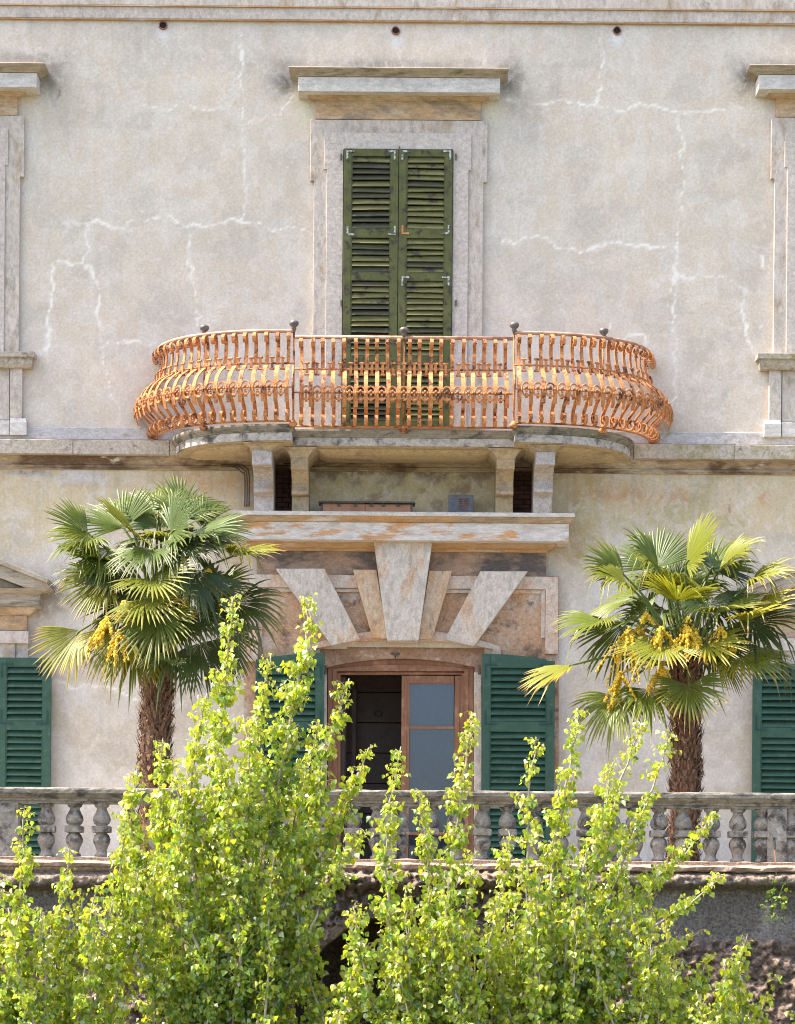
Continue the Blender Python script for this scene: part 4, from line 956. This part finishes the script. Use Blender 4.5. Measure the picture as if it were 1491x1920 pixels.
def poplar(label, base, depth, shoots, n_front, group='young poplars below the terrace'):
    """shoots: lists of photo points from low to tip (first tuple may carry a depth offset)"""
    bx, bz = pt(base[0], base[1], depth)
    root = Vector((bx, -depth, ROOT_Z)); t = thing('poplar_tree', root, label, 'tree', group)
    tr = MB(); O, A, N_, Ls, Ci, PS, PE = [], [], [], [], [], [], []
    fork = Vector((bx, -depth, ROOT_Z + .75))
    tr.tube(crom([tuple(root), tuple(root+Vector((.02,.01,.4))), tuple(fork)], 3), [.075,.07,.065,.062,.06,.058,.055], 8)
    part('trunk', tr, M['bark'], t, smooth=True)
    for pts, dz, dens in shoots:
        dd = depth + dz
        P = [P3(x, y, dd) for x, y in pts]
        start = fork + Vector((random.uniform(-.05,.05), random.uniform(-.05,.05), random.uniform(-.15,.25)))
        low = P[0]
        path = [start] + ([start.lerp(low, .5) + Vector((0, 0, -.12))] if (low-start).length > .5 else []) + P
        cr = [Vector(q) for q in crom([tuple(q) for q in path], 6)]
        for i in range(1, len(cr)-1): cr[i] += Vector((random.uniform(-.012,.012), random.uniform(-.012,.012), 0))
        n = len(cr); Ltot = sum((cr[i+1]-cr[i]).length for i in range(n-1)); r0 = .004 + .0052*Ltot
        part('branch', MB().tube(cr, [r0*(1-i/n)**.8+.0028 for i in range(n)], 5), M['bark'], t, smooth=True)
        # side twigs and leaves
        s = 0; twigs = []
        for i in range(n-1):
            seg = cr[i+1]-cr[i]; Ls_ = seg.length; f = (i+.5)/n
            if i < 3: continue
            m = np.random.default_rng(i*31+int(abs(bx)*1000)).poisson(Ls_*dens*2.3*(1 if f > .2 else .6))
            for _ in range(m):
                q = cr[i] + seg*random.random(); rem = (1-f)*Ltot
                ang = random.uniform(0, 2*math.pi); ln = min(.32, .050+.125*rem)*random.uniform(.4, 1.2)
                dr = Vector((math.cos(ang)*.8, math.sin(ang)*.8, random.uniform(.35, 1.0))).normalized()
                e = q + dr*ln; twigs.append((q, e))
                k = max(3, int(ln/.013))
                for j in range(k):
                    tt = (j+random.random())/k; o = q.lerp(e, .15+.85*tt)
                    a2 = random.uniform(0, 2*math.pi); pe = Vector((math.cos(a2), math.sin(a2), random.uniform(-.5,.5)))*random.uniform(.02,.05)
                    b = o+pe; PS.append(o); PE.append(b); O.append(b)
                    A.append((pe.x*8+random.gauss(0,.35), pe.y*8+random.gauss(0,.35), -.75+random.gauss(0,.35)))
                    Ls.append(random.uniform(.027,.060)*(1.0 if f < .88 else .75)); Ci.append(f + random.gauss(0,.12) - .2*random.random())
            for _ in range(max(1, int(Ls_*40))):       # leaves straight on the shoot
                o = cr[i] + seg*random.random(); a2 = random.uniform(0, 2*math.pi); pe = Vector((math.cos(a2), math.sin(a2), random.uniform(-.2,.6)))*random.uniform(.03,.055)
                b = o+pe; PS.append(o); PE.append(b); O.append(b); A.append((pe.x*8+random.gauss(0,.3), pe.y*8+random.gauss(0,.3), -.7+random.gauss(0,.3)))
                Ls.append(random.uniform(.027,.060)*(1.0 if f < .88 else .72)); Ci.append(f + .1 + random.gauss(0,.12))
        tw = MB()
        for q, e in twigs: tw.tube([q, q.lerp(e, .5)+Vector((0,0,.01)), e], [.0034,.0026,.0016], 3)
        if twigs: o_ = part('twigs', tw, M['bark'], t); o_['kind'] = 'stuff'
    O = np.array([tuple(v) for v in O]); A = unit(np.array(A)); nL = len(O); L = np.array(Ls)
    rn = rng.normal(size=(nL,3)) + np.array([-.25,-.75,.55]); S = unit(np.cross(A, rn)); Nn = unit(np.cross(S, A))
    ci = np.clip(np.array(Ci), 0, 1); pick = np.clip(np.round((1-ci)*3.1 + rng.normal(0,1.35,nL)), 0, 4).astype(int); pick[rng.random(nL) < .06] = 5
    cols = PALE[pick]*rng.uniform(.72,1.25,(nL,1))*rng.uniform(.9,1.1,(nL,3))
    W = L*rng.uniform(.82,1.05,nL)
    order = np.argsort(O[:,1] + rng.normal(0,.15,nL)); inview = O[:,2] > -1.6
    front = [i for i in order if inview[i]][:n_front]; mask = np.ones(nL, bool); mask[front] = False
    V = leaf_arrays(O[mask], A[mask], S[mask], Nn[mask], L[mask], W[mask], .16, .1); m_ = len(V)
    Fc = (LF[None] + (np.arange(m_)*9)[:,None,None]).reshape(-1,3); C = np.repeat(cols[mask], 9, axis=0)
    # leaf stalks
    ps = np.array([tuple(v) for v in PS]); pe = np.array([tuple(v) for v in PE]); sd = unit(np.cross(pe-ps, np.array([0.,1,0])))*.0014
    SV = np.stack([ps-sd, ps+sd, pe+sd*.8], 1).reshape(-1,3); SF = (np.arange(nL*3).reshape(-1,3)) + m_*9
    V = np.concatenate([V.reshape(-1,3), SV]); Fc = np.concatenate([Fc, SF]); C = np.concatenate([C, np.tile([.42,.40,.10], (nL*3,1))])
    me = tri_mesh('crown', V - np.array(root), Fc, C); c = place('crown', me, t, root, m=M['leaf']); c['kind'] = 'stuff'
    for i in front:
        o = place('leaf', LEAFM[pick[i]], t, O[i])
        R3 = Matrix((tuple(S[i]*(W[i]/.95)), tuple(-Nn[i]*L[i]), tuple(-A[i]*L[i]))).transposed()
        o.rotation_euler = R3.normalized().to_euler(); o.scale = (W[i]/.95, L[i], L[i])
    return nL
def fill(x0_, x1_, ytop, n, dzr=(-.5,.5), lean=75, dens=22):
    """extra short shoots that close the mass low down"""
    out = []
    for k in range(n):
        x = x0_ + (x1_-x0_)*(k+random.random())/n; yt = ytop(x) + random.uniform(-50, 80); l = random.uniform(-lean, lean)
        out.append(([(x-l, 1990), (x-l*.4, (1990+yt)/2), (x, yt)], random.uniform(*dzr), dens))
    return out
NL = 0
NL += poplar('small young poplar at the left edge of the photo, leafy to the ground', (60, 2050), 8.8,
  [([(40,1900),(38,1700),(45,1520)], .1, 20), ([(95,1900),(110,1740),(130,1590)], -.1, 18), ([(0,1900),(-12,1760),(8,1640)], .2, 20), ([(150,1900),(165,1760),(180,1660)], .2, 16), ([(-60,1950),(-70,1760),(-60,1600)], 0, 18)]
  + fill(-90, 190, lambda x: 1720, 15, dens=16), 300)
NL += poplar('tallest leafy poplar in front of the left half of the door', (430, 2050), 8.4,
  [([(415,1780),(412,1600),(410,1440),(425,1270),(437,1122)], .0, 19), ([(480,1720),(505,1560),(540,1380),(570,1220),(580,1120)], .1, 17),
   ([(470,1750),(462,1560),(480,1380),(508,1228)], -.2, 17), ([(380,1760),(362,1600),(362,1440),(388,1300)], .25, 18), ([(330,1780),(305,1620),(300,1500),(305,1385)], 0, 18),
   ([(300,1800),(262,1660),(245,1540),(258,1440)], -.2, 19), ([(520,1740),(565,1600),(610,1420),(655,1272)], .2, 17), ([(540,1760),(590,1640),(640,1520),(692,1402)], -.1, 16),
   ([(450,1800),(440,1660),(430,1500),(400,1390)], .4, 16), ([(505,1780),(535,1640),(560,1500),(600,1350)], -.3, 15), ([(560,1800),(610,1680),(660,1600),(690,1560)], .3, 15),
   ([(280,1840),(236,1740),(226,1640),(235,1560)], .3, 18), ([(430,1740),(455,1580),(470,1460),(455,1340)], .3, 15), ([(380,1800),(330,1680),(340,1560),(330,1450)], .35, 15)]
  + fill(205, 590, lambda x: 1630 + .0009*(x-400)**2, 22, dens=14), 300)
NL += poplar('poplar with two narrow leafy spires in front of the glazed door leaf', (770, 2050), 8.9,
  [([(745,1850),(728,1700),(725,1560),(752,1400)], .1, 19), ([(800,1850),(805,1700),(800,1590),(785,1482)], -.1, 17), ([(820,1850),(838,1680),(865,1500),(885,1335)], .1, 21),
   ([(700,1880),(675,1780),(662,1700)], .2, 16), ([(850,1850),(872,1720),(890,1600)], -.2, 17), ([(900,1850),(920,1760),(935,1680)], .2, 15), ([(770,1850),(765,1760),(760,1660)], .25, 15)]
  + fill(600, 930, lambda x: 1700 + .0016*abs(x-800)**2 + (70 if x < 660 else 0), 19, dens=16), 300)
NL += poplar('broad poplar with several spires before the right palm and green shutter', (1030, 2050), 8.6,
  [([(1010,1800),(990,1640),(992,1500),(1006,1382)], .2, 12), ([(1030,1780),(1040,1600),(1065,1450),(1088,1335)], 0, 17), ([(1080,1780),(1120,1620),(1160,1480),(1203,1355)], .1, 16),
   ([(1100,1780),(1160,1640),(1215,1500),(1262,1372)], -.1, 14), ([(1120,1800),(1200,1690),(1285,1600),(1342,1525)], .0, 19), ([(960,1820),(945,1680),(955,1560)], -.2, 17), ([(1060,1800),(1090,1640),(1130,1530),(1150,1430)], .3, 15),
   ([(1140,1800),(1220,1740),(1300,1690),(1355,1640)], .25, 18), ([(1080,1800),(1130,1680),(1180,1600)], -.3, 16), ([(1000,1800),(1010,1680),(1040,1560)], .3, 15), ([(1150,1850),(1230,1800),(1310,1750)], -.1, 17)]
  + fill(920, 1280, lambda x: 1690 + max(0, (x-1180))*.7, 21, dens=16), 300)
NL += poplar('low poplar shoots at the right edge in front of the rockwork', (1330, 2060), 8.7,
  [([(1340,1960),(1375,1860),(1402,1752)], .1, 18), ([(1390,1990),(1420,1920),(1440,1860)], 0, 15), ([(1300,1960),(1310,1860),(1330,1790)], -.1, 18), ([(1430,2020),(1480,1960),(1500,1900)], .1, 14), ([(1260,1960),(1262,1880),(1250,1810)], .2, 17), ([(1380,1990),(1392,1900),(1372,1810)], -.2, 17), ([(1320,1990),(1352,1900),(1360,1800)], .25, 17)]
  + fill(1200, 1420, lambda x: 1845, 13, dens=16), 150)
print('poplar leaves', NL)

# ================================================================== FAN PALMS
PG = np.array([(.075,.120,.018),(.110,.155,.018),(.165,.19,.018),(.040,.072,.018)])
def frond_mesh(name, axis, nrm, R, spread, nseg, droop, hue, yellow, rs, fold):
    """fan blade: pleated lance segments joined near the hub; origin at the hub"""
    rg = np.random.default_rng(rs); axis = axis.normalized(); side = axis.cross(nrm).normalized(); nrm = side.cross(axis).normalized()
    V, Fc, C = [], [], []
    for k in range(nseg):
        th = (k/(nseg-1)-.5)*2*spread + rg.normal(0,.015); ln = R*(1-.26*abs(th/spread)**2.0)*rg.uniform(.92,1.05)
        d0 = axis*math.cos(th) + side*math.sin(th)
        up_ = nrm*(fold*abs(math.sin(th)))            # the blade folds up along its sides
        d0 = (d0 + up_).normalized(); sd = (side*math.cos(th) - axis*math.sin(th)).normalized(); nn = d0.cross(sd).normalized()
        if nn.dot(nrm) < 0: nn = -nn
        b = len(V); ts = (.04,.24,.42,.62,.82,1.0); ws = (.004,.5,1.3,1.28,.95,.05); tw = rg.normal(0,.25)
        wmax = ln*spread*2/nseg*.62
        dr = droop*rg.uniform(.5,1.6); brk = rg.uniform(.45,.8) if rg.random() < .13 else 9; bdn = rg.uniform(.6,1.3); ln = ln*(rg.uniform(.6,.85) if rg.random() < .08 else 1)
        for t, wv in zip(ts, ws):
            c = d0*(ln*t) + Vector((0,0,-1))*(dr*ln*max(0,t-.45)**2*2.2 + bdn*ln*max(0,t-brk)) - d0*(.35*bdn*ln*max(0,t-brk))
            ww = .0098*wv if t > .3 else ln*t*spread/nseg*1.02
            rid = nn*(ww*.8)
            V += [c-sd*ww, c+rid, c+sd*ww]
            col = PG[hue]*rg.uniform(.85,1.15); yl = max(0, (t-.62)/.38)*yellow*rg.uniform(.4,1.2) + .18*yellow
            col = col*(1-min(yl,.9)) + np.array((.50,.37,.03))*min(yl,.9)
            if t > .97 and yellow > .3: col = np.array((.34,.19,.07))
            C += [col*1.0, col*.9, col*1.0]
        for i in range(len(ts)-1):
            o = b+i*3
            for a, c_ in ((0,1),(1,2)): Fc += [(o+a, o+c_, o+3+c_), (o+a, o+3+c_, o+3+a)]
    return tri_mesh(name, np.array([tuple(v) for v in V]), np.array(Fc), np.array(C))
def palm(label, x, ytrunk, d, halfw, crown_px, fronds, clusters, seed, lean, extra, scale_r=1.0):
    rg = random.Random(seed)
    top = P3(crown_px[0], crown_px[1], d); foot = Vector((xat(x, 1600, d), -d, 0))
    t = thing('fan_palm', foot, label, 'palm tree', 'fan palms on the terrace')
    ax = [foot, foot.lerp(top, .35)+Vector((lean,0,0)), foot.lerp(top, .7)+Vector((lean*.6,0,0)), top]
    cr = [Vector(q) for q in crom([tuple(q) for q in ax], 8)]; n = len(cr)
    mb = MB(); rings = []
    for i, c in enumerate(cr):
        r = halfw*(1+.06*math.sin(i*1.9)+.05*rg.uniform(-1,1))*(1.0 if i < n-5 else 1-.1*(i-n+5)); rings.append([c + Vector((r*math.cos(a*math.pi/8)*(1+rg.uniform(-.07,.07)), r*math.sin(a*math.pi/8)*(1+rg.uniform(-.07,.07)), 0)) for a in range(16)])
    mb.loft(rings); part('trunk', mb, M['fibre'], t, smooth=True)
    # shaggy fibre and old leaf bases
    mb = MB()
    for k in range(1900):
        f = rg.random(); c = cr[min(n-1, int(f*n))]; a = rg.uniform(0, 2*math.pi); r = halfw*rg.uniform(.90,1.06); o = Vector((math.cos(a), math.sin(a), 0)); s = Vector((-math.sin(a), math.cos(a), 0))
        b = c + o*r + Vector((0,0,rg.uniform(-.05,.05))); ln = rg.uniform(.05,.15); wd = rg.uniform(.005,.024); sg = 1 if rg.random() < .7 else -.7
        e = b + o*rg.uniform(.012,.075) + Vector((0,0,ln*sg)) + s*rg.uniform(-.04,.04); m_ = b.lerp(e,.5)+o*.008
        mb.add([b-s*wd, b+s*wd, m_+s*wd*.8, e, m_-s*wd*.8], [(0,1,2),(0,2,4),(4,2,3)])
    o_ = part('fibre', mb, M['fibre'], t); o_['kind'] = 'stuff'
    heart = top + Vector((0,0,.05))
    fronds = list(fronds)
    for k in range(extra[0]):
        a = rg.uniform(0, 2*math.pi); rr = rg.uniform(40, 105); hx, hy = extra[1] + rr*math.cos(a)*1.15, extra[2] + rr*math.sin(a)*.85
        fronds.append((hx, hy, hx+70*math.cos(a)+rg.uniform(-25,25), hy+60*math.sin(a)+rg.uniform(5,45), rg.uniform(-.45,.1), rg.choice((-1,1)), rg.uniform(.42,.52), rg.uniform(.25,.6), rg.choice((0,1,3,3)), rg.uniform(.05,.35), rg.uniform(1.2,1.7)))
    for k, (hx, hy, tx, ty, dh, sg, R, face, hue, yel, spread) in enumerate(fronds):
        hub = P3(hx, hy, d+dh); tip = P3(tx, ty, d+dh); v = tip-hub; Lp = v.length
        R *= scale_r
        if Lp < R: v = v + Vector((0, -sg*math.sqrt(R*R-Lp*Lp), 0))
        RR = max(R, Lp)
        nrm = Vector((rg.uniform(-.2,.2), -(1-face), face+.15)); ax_ = v.normalized()
        if abs(ax_.dot(nrm.normalized())) > .92: nrm += Vector((.3,0,.6))
        me = frond_mesh('frond', ax_, nrm, RR, spread, 36, .10+.32*rg.random()**2, hue, yel, seed*100+k, rg.uniform(.05,.45))
        me.materials.append(M['palm']); fr = place('frond', me, t, hub)
        st = heart + Vector((rg.uniform(-.06,.06), rg.uniform(-.06,.06), rg.uniform(-.20,.08)))
        mid = st.lerp(hub, .55) + Vector((0,0,.10+.05*rg.random()))
        pth = crom([tuple(st), tuple(mid), tuple(hub), tuple(hub+ax_*RR*.12)], 5)
        V = MB().tube(pth, [.016-.009*i/len(pth) for i in range(len(pth))], 5)
        pm = V.mesh('stalk', hub, True); a = pm.attributes.new('tone','FLOAT_COLOR','POINT')
        a.data.foreach_set('color', np.tile(np.array([.15,.20,.05,1],np.float32), (len(pm.vertices),1)).ravel()); place('stalk', pm, fr, hub, m=M['palm'])
    for k, (cx_, cy_, ln, dh) in enumerate(clusters):
        c = P3(cx_, cy_, d+dh+.12); V, C = MB(), []
        for q in range(13):
            a = rg.uniform(0, 2*math.pi); out = Vector((math.cos(a)*.6, math.sin(a)*.6, -rg.uniform(.5,1.3))).normalized(); l = ln*1.25*rg.uniform(.55,1.1)
            V.tube([c, c+out*(l*.5)+Vector((0,0,-.06*l)), c+out*l+Vector((0,0,-.25*l))], .006, 4)
            for j in range(16):
                tt = j/16; p_ = c + out*(l*tt) + Vector((0,0,-.25*l*tt*tt)) + Vector((rg.uniform(-1,1), rg.uniform(-1,1), rg.uniform(-1,1)))*.014
                V.ball(p_, rg.uniform(.010,.018), 5)
        me = V.mesh('flower_cluster', c); a = me.attributes.new('tone','FLOAT_COLOR','POINT'); nv = len(me.vertices)
        rgc = np.random.default_rng(seed+k); cc = np.ones((nv,4),np.float32); cc[:,:3] = np.array([.76,.54,.04])*np.repeat(rgc.uniform(.6,1.25,(nv//20+1,1)),20,axis=0)[:nv]; a.data.foreach_set('color', cc.ravel())
        fc = place('flower_cluster', me, t, c, m=M['flower'])
        mid = heart.lerp(c, .5)+Vector((0,0,.06)); pm = MB().tube(crom([tuple(heart), tuple(mid), tuple(c)], 4), .012, 5).mesh('stem', c, True); a = pm.attributes.new('tone','FLOAT_COLOR','POINT'); a.data.foreach_set('color', np.tile(np.array([.5,.34,.08,1],np.float32), (len(pm.vertices),1)).ravel()); place('stem', pm, fc, c, m=M['flower'])
# (hub px, tip px, depth of hub toward camera, tip toward(+)/away(-), radius m, facing up share, hue, yellowing, spread)
FL = [(296,965,288,893,-.3,-1,.48,.35,1,.15,1.6),(336,972,356,900,-.2,-1,.48,.35,1,.2,1.5),(300,990,298,905,-.25,-1,.50,.35,0,.05,1.9),(232,990,170,918,-.2,-1,.55,.3,1,.1,1.7),(252,1003,190,950,.15,1,.55,.55,2,.3,1.5),(165,1000,92,975,0,1,.5,.4,1,.25,1.6),
      (170,1012,100,1040,-.1,1,.5,.4,1,.2,1.5),(378,990,447,942,-.15,-1,.55,.3,0,.15,1.5),(365,1005,442,1005,.1,1,.58,.4,0,.05,1.7),(322,1000,400,955,.25,1,.55,.3,0,.1,1.9),
      (330,1020,425,1040,.2,1,.6,.4,3,.05,1.4),(432,1045,530,1040,0,1,.55,.9,2,.35,1.1),(203,1090,122,1142,.1,1,.5,.35,2,.35,1.3),(152,1182,86,1268,.2,1,.55,.25,2,.75,1.0),
      (285,1085,335,1130,.45,1,.55,.55,2,.2,1.7),(270,1120,345,1160,.5,1,.56,.5,2,.3,1.7),(300,1158,280,1255,.5,1,.58,.35,0,.25,1.7),(340,1155,420,1195,.3,1,.55,.4,3,.1,1.6),
      (362,1065,412,1175,.35,1,.65,.85,3,.05,.9),(440,1130,528,1185,0,1,.6,.3,3,.3,1.2),(375,1205,400,1290,-.1,-1,.5,.2,3,.05,1.6),(228,1180,180,1265,.3,1,.5,.45,2,.55,1.1),
      (255,1215,230,1290,.2,1,.5,.35,1,.25,1.4),(205,1030,185,1100,.0,1,.45,.35,1,.1,1.4),(290,1030,240,1075,.3,1,.5,.6,0,.1,1.6),(420,1180,470,1245,-.3,-1,.5,.3,3,.05,1.5),
      (340,955,400,915,-.4,-1,.5,.3,0,.2,1.8),(260,965,235,905,-.4,-1,.5,.3,0,.15,1.8),(400,1090,445,1080,-.2,-1,.5,.5,3,.05,1.4),(330,1230,345,1290,.3,1,.5,.3,3,.15,1.5)]
FR = [(1172,1080,1085,1022,0,1,.5,.45,1,.25,1.0),(1178,1098,1085,1062,.15,1,.5,.6,2,.25,1.3),(1236,1070,1155,985,.2,1,.62,.5,1,.15,1.1),(1232,1065,1215,975,-.2,-1,.5,.2,0,.15,1.5),
      (1287,1060,1345,978,.15,1,.6,.45,2,.2,1.2),(1328,1080,1388,982,-.1,-1,.6,.45,1,.2,1.1),(1345,1075,1428,1000,0,1,.6,.55,2,.3,.9),(1402,1100,1490,1062,.2,1,.55,.6,2,.35,1.0),
      (1270,1128,1300,1108,.45,1,.5,.75,2,.25,1.8),(1345,1150,1425,1140,.3,1,.55,.7,1,.35,1.5),(1400,1165,1485,1135,.35,1,.6,.55,2,.75,1.3),(1410,1165,1485,1225,.1,1,.55,.4,3,.15,1.6),
      (1130,1165,1052,1200,.1,1,.5,.7,1,.3,1.4),(1168,1170,1120,1280,-.1,1,.6,.25,0,.15,1.3),(1077,1246,985,1300,.2,1,.55,.75,2,.85,.8),(1155,1305,1112,1390,.1,1,.5,.35,1,.3,1.3),
      (1245,1208,1180,1260,.5,1,.52,.6,2,.5,1.6),(1292,1285,1300,1365,.5,1,.48,.35,0,.4,1.75),(1217,1292,1205,1365,.2,1,.5,.4,1,.2,1.2),(1325,1208,1355,1250,.45,1,.5,.65,2,.6,1.6),
      (1390,1232,1455,1270,.2,1,.52,.5,1,.5,1.5),(1445,1218,1500,1258,-.1,-1,.5,.4,3,.1,1.3),(1190,1120,1118,1125,-.1,-1,.5,.5,1,.3,1.4),(1322,1130,1365,1195,.1,1,.5,.45,3,.1,1.5),
      (1260,1095,1240,1020,-.3,-1,.5,.3,0,.15,1.6),(1290,1100,1330,1040,-.3,-1,.5,.35,0,.1,1.6),(1250,1180,1215,1190,.2,1,.45,.5,3,.1,1.5),(1370,1180,1420,1215,-.2,-1,.55,.4,3,.1,1.6),(1280,1140,1285,1060,0,-1,.5,.4,1,.2,1.2)]
palm('left fan palm with a dense drooping green crown and thick fibrous trunk', 293, 1270, 3.0, .145, (300, 1165), FL,
     [(200,1160,.24,.3),(222,1185,.22,.35),(392,1070,.20,.2),(405,1095,.2,.1),(350,1125,.2,.3),(232,1130,.15,.3)], 3, -.03, (22, 295, 1085), 1.08)
palm('right fan palm with an open crown and bright yellow flower clusters', 1280, 1350, 3.0, .135, (1285, 1255), FR,
     [(1178,1180,.40,.3),(1165,1262,.25,.2),(1240,1178,.17,.45),(1290,1178,.2,.5),(1305,1188,.2,.45),(1352,1178,.2,.35),(1212,1152,.15,.2),(1240,1250,.2,.2),(1290,1160,.14,.3)], 5, .02, (9, 1290, 1150), 1.13)

# ================================================================== WEEDS ON THE RETAINING WALL
def weed(x, y, n, r, label):
    c = P3(x, y, DB+.3); t = thing('wall_weed', c, label, 'plant', 'weeds rooted in the retaining wall')
    O = np.array(c) + rng.normal(size=(n,3))*np.array([r*.7, .03, r]) - np.array([0,.05,0]); A = unit(rng.normal(size=(n,3))+np.array([0,-.6,-.2])); S = unit(np.cross(A, rng.normal(size=(n,3))+np.array([0,-.6,.5]))); Nn = unit(np.cross(S, A))
    L = rng.uniform(.03,.06,n); V = leaf_arrays(O, A, S, Nn, L, L*.8); Fc = (LF[None]+(np.arange(n)*9)[:,None,None]).reshape(-1,3)
    me = tri_mesh('foliage', V.reshape(-1,3)-np.array(c), Fc, np.repeat(PALE[rng.integers(2,5,n)], 9, axis=0)); place('foliage', me, t, c, m=M['weed'])
    mb = MB()
    for k in range(6): mb.tube([c+Vector((0,.12,0)), c+Vector((random.uniform(-r,r)*.5, -.02, random.uniform(-r,r)*.6)), Vector(O[k])], .003, 4)
    part('stem', mb, M['bark'], t)
weed(1452, 1690, 70, .09, 'green weed hanging from the wall under the right pedestal')
weed(1456, 1836, 26, .05, 'small green tuft on the rockwork at the lower right')
